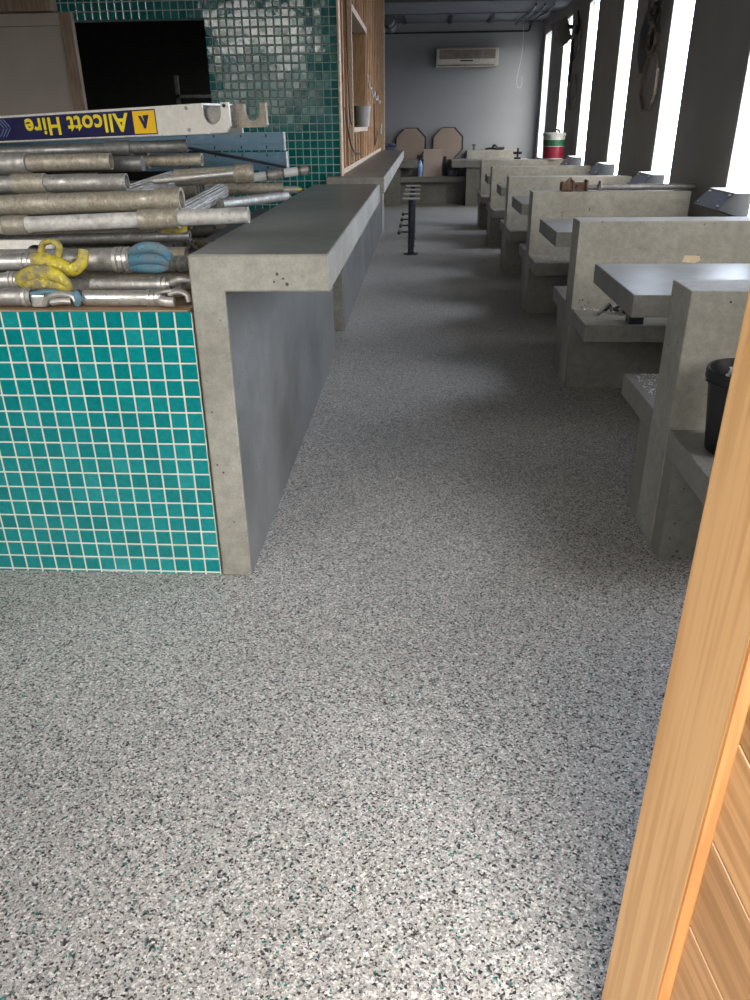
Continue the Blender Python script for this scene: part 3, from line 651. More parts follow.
o = MB().box(0.425, 0.485, 17.20, 17.26, 0.531, 0.90, 0.003).build('steel_upright', MT['black_steel']); setp(o, 'short dark upright standing right of the leaning MDF offcut', 'post')
bt = empty('spray_bottle', (-0.06, 16.98, 0.531), 'pale blue spray bottle with black trigger head on the back bench', 'bottle')
MB().lathe((-0.045, 17.0, 0.531), [(0.001, 0), (0.05, 0), (0.055, 0.02), (0.052, 0.2), (0.03, 0.27), (0.018, 0.3), (0.001, 0.3)]).build('body', MT['bottle_blue'], bt, smooth=True)
MB().lathe((-0.045, 17.0, 0.531), [(0.022, 0.3), (0.022, 0.34), (0.001, 0.34)]).box(-0.11, 0.01, 16.975, 17.025, 0.87, 0.93, 0.01).path([(-0.09, 17.0, 0.88), (-0.10, 17.0, 0.855)], 0.01, 8).build('trigger_head', MT['black'], bt, smooth=False)
cb = MB(); random.seed(5)
cb.path(smoothpath([(-0.80, 16.85, 0.90), (-0.72, 16.85, 0.93), (-0.62, 16.86, 0.97), (-0.52, 16.85, 0.93), (-0.44, 16.85, 0.885)]), [.035]*10+[.05]*6+[.035]*5, 10)
cb.path(smoothpath([(-0.76, 16.85, 1.02), (-0.68, 16.85, 1.05), (-0.56, 16.85, 1.04), (-0.50, 16.85, 1.0)]), .045, 10)
cb.path(smoothpath([(-0.76, 16.85, 1.12), (-0.66, 16.86, 1.13), (-0.54, 16.85, 1.10)]), .036, 10)
cb.path(smoothpath([(-0.78, 16.83, 0.89), (-0.66, 16.80, 0.88), (-0.50, 16.82, 0.885)]), .034, 10)
setp(cb.build('folded_cloth', MT['cloth_blue'], smooth=True), 'crumpled dull blue cloth on the far left table end', 'cloth')
tl = MB().path(smoothpath([(1.28, 17.4, 1.018), (1.36, 17.4, 1.03), (1.44, 17.41, 1.025), (1.56, 17.4, 1.018)]), .018, 8)
tl.path(smoothpath([(1.42, 17.4, 1.035), (1.46, 17.39, 1.09), (1.52, 17.4, 1.05)]), .022, 8).path([(1.50, 17.38, 1.03), (1.66, 17.4, 1.03)], .028, 8)
setp(tl.build('power_tool', MT['black'], smooth=True), 'dark power tool lying on the pale bench back at the far wall', 'tool')
kx = MB().box(1.85, 1.885, 16.72, 16.76, 0.8455, 1.05, .004).box(1.78, 1.95, 16.72, 16.76, 0.94, 0.985, .006).box(1.80, 1.93, 16.70, 16.78, 0.8455, 0.885, .006)
setp(kx.build('black_clamp', MT['black']), 'black cross-shaped clamp standing on the far table near the windows', 'clamp')
bx = empty('grey_bin_bag', (0.60, 17.1, 0.531), 'grey crumpled bag with dark top sitting on the end of the back bench', 'bag')
MB().lathe((0.62, 17.08, 0.531), [(0.001, 0), (0.10, 0), (0.12, 0.05), (0.11, 0.12), (0.07, 0.16), (0.001, 0.165)], 12).build('body', MT['cloth_blue'], bx)
st = MB().box(1.02, 1.06, 17.33, 17.37, 1.0005, 1.085, .003).box(1.00, 1.08, 17.32, 17.38, 1.086, 1.11, .004)
setp(st.build('small_stand', MT['box_grey']), 'small grey stand on the left end of the pale bench back', 'stand')
# air conditioner
ac = empty('air_conditioner', (0.84, 17.4, 2.48), 'old yellowed wall air conditioner high on the far wall', 'air conditioner')
MB().prism([(0.24, 17.495, 2.49), (0.24, 17.30, 2.49), (0.24, 17.27, 2.54), (0.24, 17.27, 2.79), (0.24, 17.30, 2.815), (0.24, 17.495, 2.815)], (1.2, 0, 0), 0.008).build('casing', MT['ac_white'], ac)
MB().box(0.30, 1.38, 17.262, 17.2695, 2.62, 2.775, 0.003).build('grille', MT['ac_brown'], ac)
MB().box(0.27, 1.36, 17.264, 17.2695, 2.50, 2.525, 0.002).build('louvre', MT['ac_brown'], ac)
MB().box(0.70, 0.95, 17.26, 17.2695, 2.578, 2.60, 0.002).build('badge_slot', MT['black'], ac)
cdt = MB().path([(-0.76, 17.485, 3.085), (1.97, 17.485, 3.085)], 0.014, 8, up=(0, 0, 1)).path(smoothpath([(1.97, 17.485, 3.085), (2.02, 17.48, 3.10), (2.04, 17.47, 3.17), (2.04, 17.4, 3.245)]), 0.014, 8)
setp(cdt.build('wall_conduit', MT['black_steel'], smooth=True), 'thin black conduit running along the top of the far wall', 'conduit')
# ceiling relief near the far wall
struct('trim_2', MB().box(-0.9, 2.28, 14.0, 15.35, 3.17, 3.249, 0.01), MT['ceiling'])
struct('trim_3', MB().box(-0.9, 2.28, 15.9, 15.98, 3.215, 3.249, 0.004), MT['ceiling'])
for x in (-0.42, 0.45, 1.2):
    struct('trim_%d' % (4+[-0.42, 0.45, 1.2].index(x)), MB().box(x, x+0.07, 15.4, 17.45, 3.225, 3.249, 0.004), MT['black_steel'])
vt = empty('ceiling_duct', (-0.65, 16.6, 3.15), 'short grey duct in the far left ceiling corner', 'duct')
MB().tube((-0.62, 15.5, 3.13), (-0.62, 16.9, 3.13), 0.095, seg=20).build('pipe', MT['ceiling'], vt, smooth=True)
MB().tube((-0.62, 16.0, 3.13), (-0.62, 16.05, 3.13), 0.11, seg=20).build('collar', MT['black_steel'], vt, smooth=True)
for k, (x, lab) in enumerate(((1.72, 'left'), (1.86, 'middle'), (2.0, 'right'))):
    o = MB().path(smoothpath([(x, 14.2, 3.14), (x+0.02, 15.0, 3.13), (x+0.03, 16.2, 3.19), (x+0.03, 17.44, 3.20)]), 0.016, 8).build('ceiling_cable', MT['black_steel'], smooth=True)
    setp(o, '%s one of the three dark cables under the ceiling by the far windows' % lab, 'cable', 'cables under the ceiling')
hw = MB().path(smoothpath([(1.86, 17.1, 3.24), (1.87, 17.1, 2.7), (1.80, 17.1, 2.25), (1.84, 17.1, 2.10), (1.90, 17.1, 2.16), (1.89, 17.1, 2.3)]), 0.0028, 6)
setp(hw.build('hanging_wire', MT['cable_white'], smooth=True), 'thin pale wire dangling in front of the far wall near the corner', 'wire')
# loudspeaker above the far windows
ls = empty('wall_speaker', (2.2, 14.2, 2.6), 'dark wedge-shaped box hung high on the window wall near the far corner', 'speaker')
sm = plain('dark_brown_cabinet', (0.16, 0.145, 0.115), 0.7)
MB().prism([(1.983, 14.0, 2.873), (2.178, 14.0, 2.958), (2.284, 14.0, 2.660), (2.150, 14.0, 2.550)], (0, 0.42, 0), 0.008).build('cabinet', sm, ls)
MB().prism([(2.01, 13.994, 2.862), (2.165, 13.994, 2.93), (2.262, 13.994, 2.668), (2.155, 13.994, 2.58)], (0, 0.005, 0)).build('grille', sm, ls)
MB().box(2.24, 2.298, 14.15, 14.25, 2.80, 2.86, 0.003).build('bracket', MT['black_steel'], ls)

# octagon rings on the piers
def ring(mb, cy_, cz_, ry, rz, x=2.256, w_=0.026, d=0.03):
    pts = [(cy_+ry*math.cos(PI/8+i*PI/4)/math.cos(PI/8), cz_+rz*math.sin(PI/8+i*PI/4)/math.cos(PI/8)) for i in range(8)]
    inn = [(cy_+(ry-w_)*math.cos(PI/8+i*PI/4)/math.cos(PI/8), cz_+(rz-w_)*math.sin(PI/8+i*PI/4)/math.cos(PI/8)) for i in range(8)]
    for i in range(8):
        j = (i+1) % 8
        mb.prism([(x, *pts[i]), (x, *pts[j]), (x, *inn[j]), (x, *inn[i])], (d, 0, 0))
o1 = MB(); ring(o1, 8.985, 1.845, 0.285, 0.26)
setp(o1.build('octagonal_ring', MT['ring_wood']), 'lower octagonal wooden ring on the pier between the bright windows', 'wall ring', 'octagonal rings on the near pier')
o2 = MB(); ring(o2, 9.08, 2.235, 0.16, 0.128)
setp(o2.build('octagonal_ring', MT['ring_wood']), 'small middle octagonal wooden ring above the lower one on the near pier', 'wall ring', 'octagonal rings on the near pier')
o3 = MB(); ring(o3, 9.12, 2.63, 0.25, 0.262)
setp(o3.build('octagonal_ring', MT['ring_wood']), 'upper octagonal wooden ring at the top edge of the near pier', 'wall ring', 'octagonal rings on the near pier')
o4 = MB().prism([(2.288, 9.40+0.27*math.cos(PI/8+i*PI/4)/math.cos(PI/8), 2.24+0.285*math.sin(PI/8+i*PI/4)/math.cos(PI/8)) for i in range(8)], (0.011, 0, 0))
setp(o4.build('octagonal_plaque', MT['black']), 'solid black octagonal panel on the pier behind the wooden rings', 'wall panel')
o5 = MB(); o5.path(smoothpath([(2.235, 8.80, 2.75), (2.235, 8.86, 2.6), (2.235, 8.84, 2.5), (2.235, 8.76, 2.42), (2.235, 8.70, 2.25)]), 0.012, 8)
o5.path(smoothpath([(2.23, 8.62, 2.75), (2.23, 8.68, 2.6), (2.23, 8.84, 2.46), (2.23, 8.92, 2.36)]), 0.016, 8).path([(2.21, 8.80, 2.50), (2.21, 8.86, 2.44)], 0.035, 8)
setp(o5.build('tangled_cable', MT['black'], smooth=True), 'knotted black cable hanging over the rings on the near pier', 'cable')
q = MB(); ring(q, 13.45, 1.90, 0.26, 0.25)
setp(q.build('octagonal_ring', MT['ring_wood']), 'lower octagonal ring on the distant pier beside the dark box', 'wall ring', 'octagonal rings on the distant pier')
q = MB(); ring(q, 13.5, 2.58, 0.25, 0.27)
setp(q.build('octagonal_ring', MT['ring_wood']), 'upper octagonal ring on the distant pier beside the dark box', 'wall ring', 'octagonal rings on the distant pier')
q = MB().path(smoothpath([(2.235, 13.37, 2.95), (2.235, 13.18, 2.74), (2.235, 13.30, 2.68), (2.235, 13.6, 2.6), (2.235, 13.55, 2.3), (2.235, 13.6, 2.05)]), 0.014, 8).path([(2.21, 13.15, 2.74), (2.21, 13.22, 2.66)], 0.035, 8)
setp(q.build('tangled_cable', MT['black'], smooth=True), 'black cable dangling down the distant pier', 'cable')

# ------------------------------------------------------------------ scaffold heap
def V(*a): return Vector(a)
def pipe(label, A, B, r, mat, ext=0.0, collars=(), rings=(), group='loose scaffold tubes in the heap', hollow=0.0045, coll_mat=None):
    A, B = V(*A), V(*B); d = (B-A).normalized(); A = A - d*ext
    t = empty('scaffold_tube', (A+B)/2, label, 'tube', group)
    MB().tube(A, B, r, seg=28, hollow=hollow).build('tube', mat, t, smooth=True)
    for x0, x1, k in collars:       # by world x along the tube
        P = lambda x: A + d*((x-A.x)/d.x)
        MB().tube(P(x0), P(x1), r*k, seg=28, hollow=r*(k-1)-0.0003).build('coupling_sleeve', coll_mat or mat, t, smooth=True)
    for x in rings:
        P = lambda x: A + d*((x-A.x)/d.x)
        MB().tube(P(x-0.006), P(x+0.006), r+0.0035, seg=28, hollow=0.0032).build('crimp_ring', MT['alu_bright'], t, smooth=True)
    return t
P1 = pipe('bottom front scaffold tube with blue forked end, lying left on the tiled counter', (-1.453, 2.470, 1.0078), (-1.255, 2.470, 1.0078), .0285, MT['alu'], 0.7, rings=(-1.275,))
P2 = pipe('scaffold tube with banana-shaped yellow hook, second from the bottom at left', (-1.488, 2.53, 1.047), (-1.315, 2.53, 1.049), .0255, MT['alu_bright'], 0.7, rings=(-1.35, -1.335, -1.32))
P3 = pipe('scaffold tube with upturned yellow hook, third from the bottom at left', (-1.520, 2.585, 1.0955), (-1.285, 2.585, 1.0995), .0266, MT['alu_bright'], 0.7, rings=(-1.32, -1.302))
P4 = pipe('bottom scaffold tube with clip end butting against the concrete bar', (-1.09, 2.484, 1.001), (-0.830, 2.484, 1.001), .0245, MT['alu_bright'], 0.0, rings=(-0.875, -0.86, -0.845))
P5 = pipe('thin bright scaffold tube just above the bottom one beside the bar', (-1.08, 2.535, 1.035), (-0.815, 2.535, 1.035), .019, MT['alu'], 0.0, rings=(-0.85, -0.835))
P6 = pipe('thick scaffold tube ending in a blue claw, middle of the low rows', (-1.301, 2.70, 1.085), (-0.995, 2.70, 1.088), .0400, MT['alu'], 0.6, rings=(-1.045, -1.025, -1.008))
P7 = pipe('short end of a ribbed scaffold tube right of the blue claw', (-0.944, 2.77, 1.069), (-0.811, 2.75, 1.065), .0243, MT['alu'], 0.1, rings=(-0.87, -0.84))
U4 = pipe('long plaster-splashed scaffold tube with narrow end jutting towards the bar', (-1.548, 2.735, 1.194), (-0.588, 2.757, 1.226), .0262, MT['alu_white'], 0.6, collars=((-1.44, -1.36, 1.22), (-0.965, -0.83, 1.28)), coll_mat=MT['alu_dirty'])
U3 = pipe('thick mortar-stained scaffold tube with a wide end socket', (-1.567, 2.808, 1.254), (-0.829, 2.808, 1.273), .0335, MT['alu_dirty'], 0.7, collars=((-1.40, -1.29, 1.06), (-0.915, -0.828, 1.16)))
U2 = pipe('grey scaffold tube with open bright end above the thick stained one', (-1.593, 2.88, 1.320), (-1.046, 2.90, 1.324), .0285, MT['alu'], 0.7, collars=((-1.45, -1.335, 1.2),), coll_mat=MT['alu_dirty'])
U1 = pipe('topmost left scaffold tube with large pale sleeve, just under the sign plank', (-1.631, 2.96, 1.382), (-1.123, 2.98, 1.389), .0285, MT['alu_dirty'], 0.7, collars=((-1.59, -1.425, 1.35),), coll_mat=MT['alu'])
U5 = pipe('scaffold tube directly under the sign plank, ending before the blue boards', (-1.327, 3.12, 1.424), (-0.889, 3.16, 1.434), .0215, MT['steel_dark'], 0.6, collars=((-1.19, -1.10, 1.25),))
U6 = pipe('stubby rounded blue-grey tube end behind the topmost left tube', (-1.345, 3.07, 1.370), (-1.037, 3.07, 1.378), .0265, MT['steel_dark'], 0.4, hollow=0)
U6b = pipe('dull scaffold tube with sleeve, below the tube under the sign', (-1.138, 3.22, 1.380), (-0.853, 3.22, 1.383), .0225, MT['alu_dirty'], 0.8, collars=((-1.11, -1.06, 1.25),))
U7 = pipe('thick brownish tube with a dark square-cut coupler end, middle of heap', (-0.95, 3.16, 1.3215), (-0.651, 3.20, 1.334), .030, MT['alu_dirty'], 0.0, collars=((-0.72, -0.66, 1.16),))
U7b = pipe('ribbed scaffold tube slanting out from the middle of the heap', (-1.101, 2.98, 1.265), (-0.985, 3.25, 1.306), .034, MT['alu'], 0.1)
U7c = pipe('thin shiny steel rod lying on the slanting ribbed tube', (-0.998, 3.04, 1.318), (-0.703, 3.08, 1.341), .0115, MT['alu_bright'], 0.0, hollow=0)
U8 = pipe('pale ribbed scaffold tube slanting up behind the long splashed one', (-0.922, 2.90, 1.190), (-0.825, 3.38, 1.258), .0285, MT['alu'], 0.0)
for t_, (A, B, r) in ((U7b, (V(-1.101, 2.98, 1.265), V(-0.985, 3.25, 1.306), .034)), (U8, (V(-0.922, 2.90, 1.190), V(-0.825, 3.38, 1.258), .0285))):
    rb = MB(); d = (B-A).normalized(); u = d.orthogonal().normalized(); w_ = d.cross(u)
    for i in range(16):
        o_ = (r+.0008)*(math.cos(2*PI*i/16)*u + math.sin(2*PI*i/16)*w_); rb.tube(A+o_, B+o_, 0.0028, seg=6)
    rb.build('ribs', MT['alu'], t_)
U9 = pipe('short dull scaffold tube with sleeve, right of the heap near the bar', (-0.895, 3.39, 1.266), (-0.580, 3.44, 1.266), .0188, MT['alu_dirty'], 0.0, collars=((-0.82, -0.775, 1.4),))
U9b = pipe('small tube end with brass-coloured tip, farthest right of the heap', (-0.78, 3.68, 1.237), (-0.565, 3.73, 1.237), .0155, MT['alu_dirty'], 0.1, hollow=0)
MB().tube((-0.565, 3.73, 1.237), (-0.543, 3.735, 1.237), 0.015, 0.006, seg=12).build('brass_tip', plain('dull_brass', (0.45, 0.34, 0.10), 0.4, 0.6), U9b, smooth=True)
U10 = pipe('slim tube with white stickers and knurled end over the far bar edge', (-0.779, 3.70, 1.288), (-0.509, 3.75, 1.319), .0180, MT['steel_dark'], 0.1, collars=((-0.69, -0.63, 1.3), (-0.545, -0.515, 1.2)), coll_mat=MT['alu'])
MB().tube((-0.77, 3.702, 1.289), (-0.70, 3.715, 1.297), 0.0188, seg=20).build('white_sticker', MT['white'], U10, smooth=True)
MB().tube((-0.62, 3.729, 1.306), (-0.56, 3.741, 1.313), 0.0188, seg=20).build('white_sticker', MT['white'], U10, smooth=True)
U11 = pipe('tapering grey pole lying across towards the bar edge', (-0.80, 3.235, 1.219), (-0.596, 3.60, 1.222), .0205, MT['alu'], 0.0, hollow=0)
D1 = pipe('tube coloured dark for the shade in the gap under the long splashed tube', (-1.304, 2.85, 1.138), (-0.826, 2.85, 1.147), .018, MT['steel_dark'], 0.6)  # dark steel put on this tube so the gap looks shaded
o = MB().prism([(-0.80, 2.95, 1.115), (-0.725, 2.95, 1.115), (-0.725, 3.95, 1.125), (-0.80, 3.95, 1.125)], (0, 0, 0.010)).build('steel_strip', MT['box_grey'])
setp(o, 'flat grey metal strip slanting beside the bar under the heap', 'strip')
# tubes deeper in the heap, of which the gaps show something
BUR = 'dull scaffold tube buried in the rear of the heap'
KEEP = {i: BUR for i in (2, 4, 5, 6, 7, 8, 14, 16, 19, 20, 27, 30, 33, 35, 36, 38, 40)}
KEEP.update({1: 'dull tube lying on the counter just behind the yellow hooks', 23: 'dull tube showing in the dark gap under the small yellow coupler', 0: 'second tube back on the counter, behind the bottom front one',
             18: 'dull low tube end at the rear of the heap beside the bar', 39: 'dull tube end beneath the lower blue board', 12: 'dull tube end behind the blue claw', 13: 'dull tube end farther behind the blue claw'})
k = 0
random.seed(21)
for row, (z, y0, y1) in enumerate(((1.006, 2.62, 4.3), (1.068, 2.93, 4.25), (1.130, 2.98, 4.2), (1.192, 3.45, 4.2), (1.254, 3.5, 4.15))):
    y = y0
    while y < y1:
        xe = -0.83-random.uniform(0, .25)-(0.12 if row > 1 else 0)
        if row == 0 and y < 3.0: xe = -0.80
        A = (-2.3, y, z); B = (xe, y+random.uniform(-.004, .004), z)
        mt_ = random.choice((MT['steel_dark'], MT['alu_dirty'], MT['alu']))
        if k in KEEP: pipe(KEEP[k], A, B, .0305, mt_, group='buried tubes at the back of the heap')
        y += 0.125 if row else 0.14
        k += 1

# castings on the tube ends
def castpart(name, mat, parent, paths, smooth=True):
    mb = MB()
    for pts, rad, flat in paths:
        sp = smoothpath(pts, 4); n = len(sp)
        rr = [rad[0]+(rad[1]-rad[0])*i/(n-1) if len(rad) == 2 else (lambda t: rad[0]*(1-t)*(1-t)+2*rad[1]*t*(1-t)+rad[2]*t*t)(i/(n-1)) for i in range(n)]
        mb.path(sp, rr, 12, flat)
    return mb.build(name, mat, parent, smooth=smooth)
castpart('yellow_hook', MT['yellow_metal'], P2, [([(-1.312, 2.515, 1.045), (-1.285, 2.51, 1.065), (-1.24, 2.505, 1.078), (-1.19, 2.505, 1.072), (-1.158, 2.51, 1.047), (-1.148, 2.515, 1.022)], (0.022, 0.034, 0.010), 0.8),
        ([(-1.30, 2.52, 1.035), (-1.25, 2.50, 1.042), (-1.19, 2.50, 1.04), (-1.155, 2.51, 1.022)], (0.022, 0.018, 0.010), 0.7)])
castpart('yellow_hook', MT['yellow_metal'], P3, [([(-1.285, 2.585, 1.100), (-1.24, 2.58, 1.098), (-1.19, 2.575, 1.088), (-1.155, 2.575, 1.075), (-1.120, 2.58, 1.098), (-1.112, 2.59, 1.138)], (0.033, 0.022, 0.017), 0.8),
        ([(-1.262, 2.60, 1.125), (-1.25, 2.60, 1.155), (-1.215, 2.60, 1.163), (-1.197, 2.60, 1.145), (-1.205, 2.60, 1.115)], (0.010, 0.009, 0.010), 1.8)])
castpart('blue_claw', MT['blue_metal'], P6, [([(-0.985, 2.685, 1.109), (-0.94, 2.660, 1.132), (-0.885, 2.655, 1.132), (-0.858, 2.660, 1.112), (-0.855, 2.665, 1.089)], (0.018, 0.022, 0.012), 0.9),
        ([(-0.985, 2.670, 1.089), (-0.93, 2.650, 1.099), (-0.88, 2.645, 1.096), (-0.858, 2.655, 1.079)], (0.020, 0.018, 0.014), 0.9),
        ([(-0.985, 2.680, 1.069), (-0.93, 2.655, 1.069), (-0.885, 2.650, 1.067), (-0.858, 2.660, 1.074)], (0.020, 0.018, 0.014), 0.9)])
castpart('blue_fork', MT['blue_metal'], P1, [([(-1.255, 2.46, 1.018), (-1.20, 2.455, 1.027), (-1.16, 2.455, 1.026)], (0.008, 0.008), 1.0), ([(-1.105, 2.45, 1.028), (-1.098, 2.445, 1.01), (-1.105, 2.45, 0.985)], (0.009, 0.020, 0.009), 0.8), ([(-1.10, 2.45, 1.008), (-1.082, 2.45, 1.008)], (0.012, 0.006), 0.8)])
MB().box(-1.252, -1.205, 2.445, 2.505, 0.979, 1.018, 0.006).build('fork_lug', MT['alu_bright'], P1)
castpart('fork_strap', MT['alu_bright'], P1, [([(-1.21, 2.45, 0.987), (-1.19, 2.448, 1.012), (-1.155, 2.447, 1.022), (-1.115, 2.448, 1.018), (-1.105, 2.45, 1.0)], (0.009, 0.011, 0.009), 1.8), ([(-1.185, 2.452, 0.995), (-1.15, 2.45, 1.0), (-1.12, 2.452, 0.998)], (0.012, 0.012), 1.5)])
castpart('clip_end', MT['alu_bright'], P4, [([(-0.83, 2.462, 1.0), (-0.81, 2.455, 0.995), (-0.785, 2.455, 0.995)], (0.017, 0.016), 1.0), ([(-0.80, 2.455, 1.02), (-0.77, 2.455, 1.028), (-0.745, 2.46, 1.018), (-0.74, 2.46, 0.995)], (0.008, 0.010, 0.008), 1.6), ([(-0.84, 2.465, 1.022), (-0.80, 2.455, 1.03), (-0.76, 2.457, 1.03)], (0.006, 0.006), 1.4)])
castpart('clip_end', MT['alu'], P5, [([(-0.815, 2.535, 1.04), (-0.78, 2.53, 1.052), (-0.745, 2.53, 1.048)], (0.014, 0.010), 1.0)])
# little plank end behind the yellow hooks
o = MB()
arc = [(-1.352+0.040*math.cos(PI*i/10), 2.752, 1.099+0.033*math.sin(PI*i/10)) for i in range(11)]
o.prism([(-2.3, 2.752, 1.098), (-2.3, 2.752, 1.146)] + [(-1.31, 2.752, 1.147), (-1.295, 2.752, 1.140), (-1.292, 2.752, 1.099)] + arc, (0, 0.022, 0))
setp(o.build('plank_end', MT['plank_alu']), 'small aluminium plank end with a half-round cutout above the yellow hooks', 'plank', )

# the hire plank with its upside-down sticker
Rb = V(-.762, 2.95, 1.475); ex = V(.921, -.389, .027).normalized(); ez = V(0, 0, 1); ez = (ez-ez.dot(ex)*ex).normalized(); en = ex.cross(ez)   # en points to the viewer (-y)
if en.y > 0: en = -en
FM = Matrix((ex, ez, en)).transposed().to_4x4(); FM.translation = Rb         # local: x along, y up, z out of the face
pk = bpy.data.objects.new('sign_plank', None); COL.objects.link(pk); pk.matrix_world = FM
setp(pk, 'white aluminium scaffold plank with an upside-down yellow on navy sticker, on top', 'plank')
def fbox(x0, x1, y0, y1, z0, z1, bev=0.0): return MB().box(x0, x1, y0, y1, z0, z1, bev)
def lb(mb, name, mat, parent, **k): mb.local = True; return mb.build(name, mat, parent, **k)
b_ = MB().box(-1.95, 0.0, 0.0, 0.096, -0.006, 0.0, 0.0015).box(-1.95, 0.0, 0.090, 0.096, -0.23, -0.0062).box(-1.95, 0.0, 0.0, 0.096, -0.236, -0.2302, 0.001).box(-1.95, 0, 0.0, 0.005, -0.03, -0.0062)
pbody = lb(b_, 'plank_body', MT['plank_alu'], pk)
def hookpoly(x0, x1, z, notch_a, notch_b, depth, y1=0.094, cut=0.02, y0=0.002):
    c_ = (notch_a+notch_b)/2; r_ = (notch_b-notch_a)/2
    pts = [(x0, y1, z), (x0, y0, z), (x1-cut, y0, z), (x1, y0+cut, z), (x1, y1, z), (notch_b, y1, z)]
    pts += [(c_+r_*math.cos(a), depth+r_-r_*math.sin(a)*1.0, z) for a in [PI*i/12 for i in range(13)]]
    pts += [(notch_a, y1, z)]
    return pts
h1 = MB(); h1.prism(hookpoly(-0.03, 0.118, 0.0005, 0.006, 0.084, 0.028), (0, 0, 0.007)); lb(h1, 'end_hook', MT['plank_alu'], pk)
h2 = MB(); h2.prism(hookpoly(0.10, 0.235, -0.05, 0.148, 0.212, 0.034, y1=0.088, cut=0.006, y0=0.014), (0, 0, 0.012)); lb(h2, 'end_hook', MT['alu_dirty'], pk)
h3 = MB().box(0.0, 0.12, 0.015, 0.085, -0.05, -0.03).box(-0.02, 0.1, 0.02, 0.08, -0.029, -0.02); lb(h3, 'hook_block', MT['alu'], pk)
for x, y in ((-0.068, 0.084), (-0.066, 0.0146), (0.100, 0.084)):
    lb(MB().tube((x, y, 0.0075 if x > 0 else 0.0002), (x, y, 0.0105 if x > 0 else 0.003), 0.006, seg=12), 'rivet', MT['black_steel'] if x > 0 else MT['alu'], pbody)
st = lb(MB().box(-1.60, -0.318, 0.006, 0.088, 0.0003, 0.0010), 'sticker', MT['navy'], pk)
lb(MB().box(-0.318, -0.208, 0.006, 0.088, 0.0003, 0.0010), 'sticker_end', MT['navy'], pk)
lb(MB().box(-0.314, -0.212, 0.010, 0.084, 0.0011, 0.0016), 'amber_square', MT['sign_orange'], pk)
# emblem: upside-down dark triangle with a small notch, as printed
lb(MB().prism([(-0.288, 0.068, 0.0017), (-0.238, 0.070, 0.0017), (-0.258, 0.026, 0.0017), (-0.266, 0.026, 0.0017)], (0, 0, 0.0004)), 'emblem', MT['navy'], pk)
lb(MB().prism([(-0.275, 0.069, 0.0022), (-0.268, 0.0695, 0.0022), (-0.262, 0.048, 0.0022)], (0, 0, 0.0003)), 'emblem', MT['sign_orange'], pk)
for i in (0, 1.6, 3.2):
    lb(MB().prism([(-1.02+0.011*i, 0.02, 0.0012), (-1.017+0.011*i, 0.02, 0.0012), (-0.985+0.011*i, 0.05, 0.0012), (-0.988+0.011*i, 0.05, 0.0012)], (0, 0, 0.0003)), 'printed_stripe', MT['sign_blue'], pk)
    lb(MB().prism([(-1.02+0.011*i, 0.084, 0.0012), (-1.017+0.011*i, 0.084, 0.0012), (-0.985+0.011*i, 0.054, 0.0012), (-0.988+0.011*i, 0.054, 0.0012)], (0, 0, 0.0003)), 'printed_stripe', MT['sign_blue'], pk)
tcu = bpy.data.curves.new('lettering', 'FONT'); tcu.body = 'Allcott Hire'; tcu.size = 0.084; tcu.offset = 0.0021; tcu.extrude = 0.0003; tcu.space_character = 1.08
to = bpy.data.objects.new('tmp_text', tcu); COL.objects.link(to)
bpy.context.view_layer.update()
me = bpy.data.meshes.new_from_object(to.evaluated_get(bpy.context.evaluated_depsgraph_get()))
bpy.data.objects.remove(to)
xs = [v.co.x for v in me.vertices]; wd = max(xs)-min(xs); x_min = min(xs); sx = 0.530/wd
# printed words read upside down: turned half round in the plane of the plank
me.transform(Matrix.Translation((-0.336, 0.078, 0.0013)) @ Matrix.Rotation(PI, 4, 'Z') @ Matrix.Diagonal((sx, 1, 1, 1)) @ Matrix.Translation((-x_min, 0, 0)))
me.materials.append(MT['sign_yellow'])
lt = bpy.data.objects.new('lettering', me); COL.objects.link(lt); lt.parent = pk; lt['label'] = 'upside-down yellow words Allcott Hire'
# timber bearer under the plank
o = MB().prism([(-2.2, 3.24, 1.390), (-1.24, 3.24, 1.402), (-1.24, 3.24, 1.432), (-2.2, 3.24, 1.420)], (0, 0.1, 0), 0.002).build('timber_batten', MT['brown_trim'])
setp(o, 'brown timber batten between the sign plank and the top tubes', 'batten')
# blue boards
for nm, xa, z0, z1, xe, lab in (('blue_board', -2.2, 1.393, 1.470, -0.66, 'upper blue painted metal board behind the heap, below the sign plank'), ('blue_board', -2.2, 1.305, 1.385, -0.652, 'lower blue painted metal board behind the heap')):
    r = empty(nm, (-1.2, 4.0, z0), lab, 'board', 'blue boards behind the heap')
    MB().box(xa, xe, 3.99, 4.03, z0, z1, 0.002).build('board', MT['blue_board'], r)
    MB().box(xe, xe+0.006, 3.985, 4.035, z0-0.002, z1+0.002, 0.001).build('end_cap', MT['alu'], r)
    MB().box(xa, xe-0.001, 3.986, 3.9895, (z0+z1)/2-0.010, (z0+z1)/2+0.006, 0.001).build('raised_rib', MT['blue_board'], r)
    for x in (-0.74, -0.86, -0.99, -1.12):
        for z in (z0+0.014, z1-0.014): MB().box(x-0.003, x+0.003, 3.986, 3.9895, z-0.006, z+0.006).build('slot', MT['black'], r)
o = MB().path([(-0.90, 3.20, 1.4255), (-0.647, 3.93, 1.322)], 0.011, 4, flat=0.6, up=(0, 0, 1)).build('black_bar', MT['black_steel'])
setp(o, 'thin black bar slanting down across the blue boards', 'bar')
o = MB().path(smoothpath([(-0.93, 2.86, 1.16), (-0.88, 2.85, 1.172), (-0.84, 2.86, 1.16)]), [.02]*9, 10).build('yellow_coupler', MT['yellow_metal'], smooth=True)
setp(o, 'small yellow coupler lying in the dark gap beneath the long splashed tube', 'coupler')

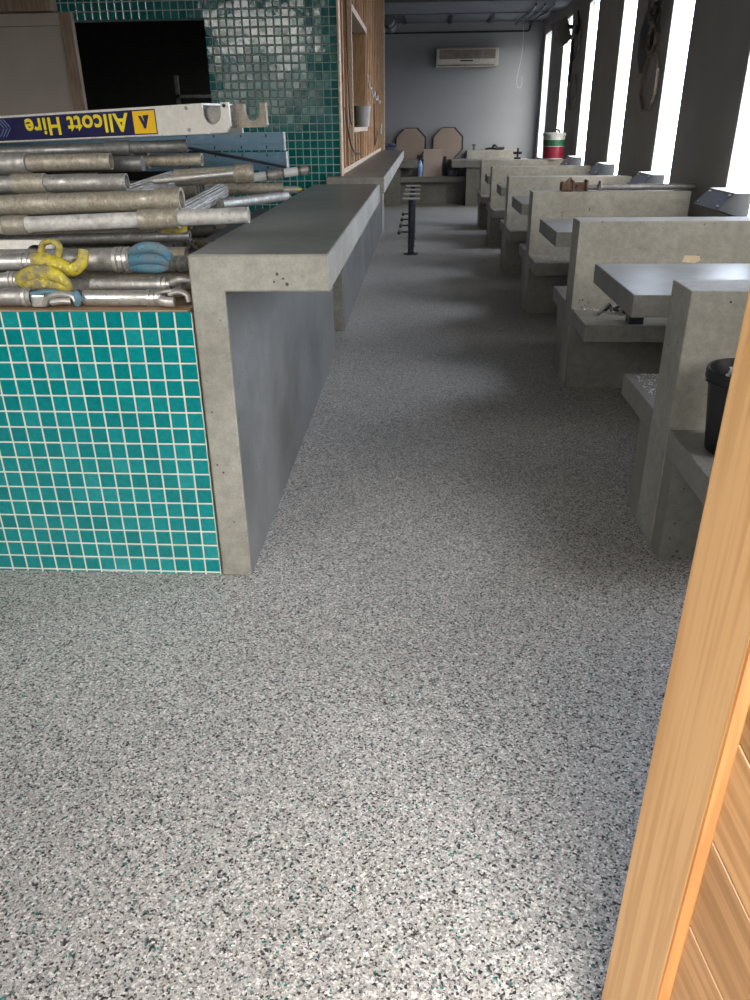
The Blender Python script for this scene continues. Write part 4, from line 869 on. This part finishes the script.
# ------------------------------------------------------------------ open timber door in the foreground
yaw = math.radians(-55)
dr = empty('door_1', (0.3375, 0.85, 0.0), kind='structure')
dr.rotation_mode = 'XYZ'
dr.matrix_world = Matrix.Translation((0.3335, 0.85, 0.012)) @ Matrix.Rotation(math.radians(0.55), 4, 'Y') @ Matrix.Rotation(yaw, 4, 'Z')
WD, HD, SW = 1.14, 2.06, 0.094
lb(MB().box(0, SW, 0, 0.045, 0, HD, 0.0015), 'door_stile', MT['door_stile'], dr)
lb(MB().box(WD-SW, WD, 0, 0.045, 0, HD, 0.0015), 'door_stile', MT['door_stile'], dr)
lb(MB().box(SW, WD-SW, 0.0, 0.045, HD-0.12, HD, 0.0015), 'door_rail', MT['door_stile'], dr)
lb(MB().box(SW, WD-SW, 0.0, 0.045, 0, 0.07, 0.0015), 'door_rail', MT['door_stile'], dr)
ed = MB(); ed.prism([(SW, 0.0005, 0.07), (SW+0.0035, 0.0005, 0.07), (SW+0.013, 0.012, 0.07), (SW+0.013, 0.03, 0.07), (SW, 0.03, 0.07)], (0, 0, HD-0.19)); lb(ed, 'door_bead', MT['door_edge'], dr, label='orange bead along the inner edge of the stile')
# diagonal boards clipped to the frame
bd = MB(); lay = bd.b.verts.layers.float.new('tint')
bx0, bx1, bz0, bz1 = SW+0.010, WD-SW, 0.07, HD-0.12
def clip(poly, f):
    out = []
    for i in range(len(poly)):
        a, b2 = poly[i], poly[(i+1) % len(poly)]; fa, fb = f(a), f(b2)
        if fa >= 0: out.append(a)
        if (fa >= 0) != (fb >= 0): t = fa/(fa-fb); out.append((a[0]+(b2[0]-a[0])*t, a[1]+(b2[1]-a[1])*t))
    return out
bw = 0.125
kmax = 40
random.seed(9)
for k in range(-2, kmax):
    s0 = k*bw*math.sqrt(2); s1 = s0+(bw-0.0025)*math.sqrt(2)     # x+z in [s0,s1]
    poly = [(bx0-3, s0-bx0+3), (bx1+3, s0-bx1-3), (bx1+3, s1-bx1-3), (bx0-3, s1-bx0+3)]
    for f in (lambda p: p[0]-bx0, lambda p: bx1-p[0], lambda p: p[1]-bz0, lambda p: bz1-p[1]):
        if poly: poly = clip(poly, f)
    if len(poly) < 3: continue
    n0 = len(bd.b.verts)
    bd.prism([(p[0], 0.014, p[1]) for p in poly], (0, 0.014, 0), 0.0012)
    bd.b.verts.ensure_lookup_table(); t = random.random()
    for v in bd.b.verts:
        if v.index >= n0 or v.index < 0: pass
    for v in bd.b.verts:
        if v[lay] == 0.0: v[lay] = 0.02+0.96*t
lb(bd, 'door_boards', MT['door_board'], dr)
lb(MB().box(bx0, bx1, 0.0285, 0.034, bz0, bz1), 'door_backing', MT['door_board'], dr)
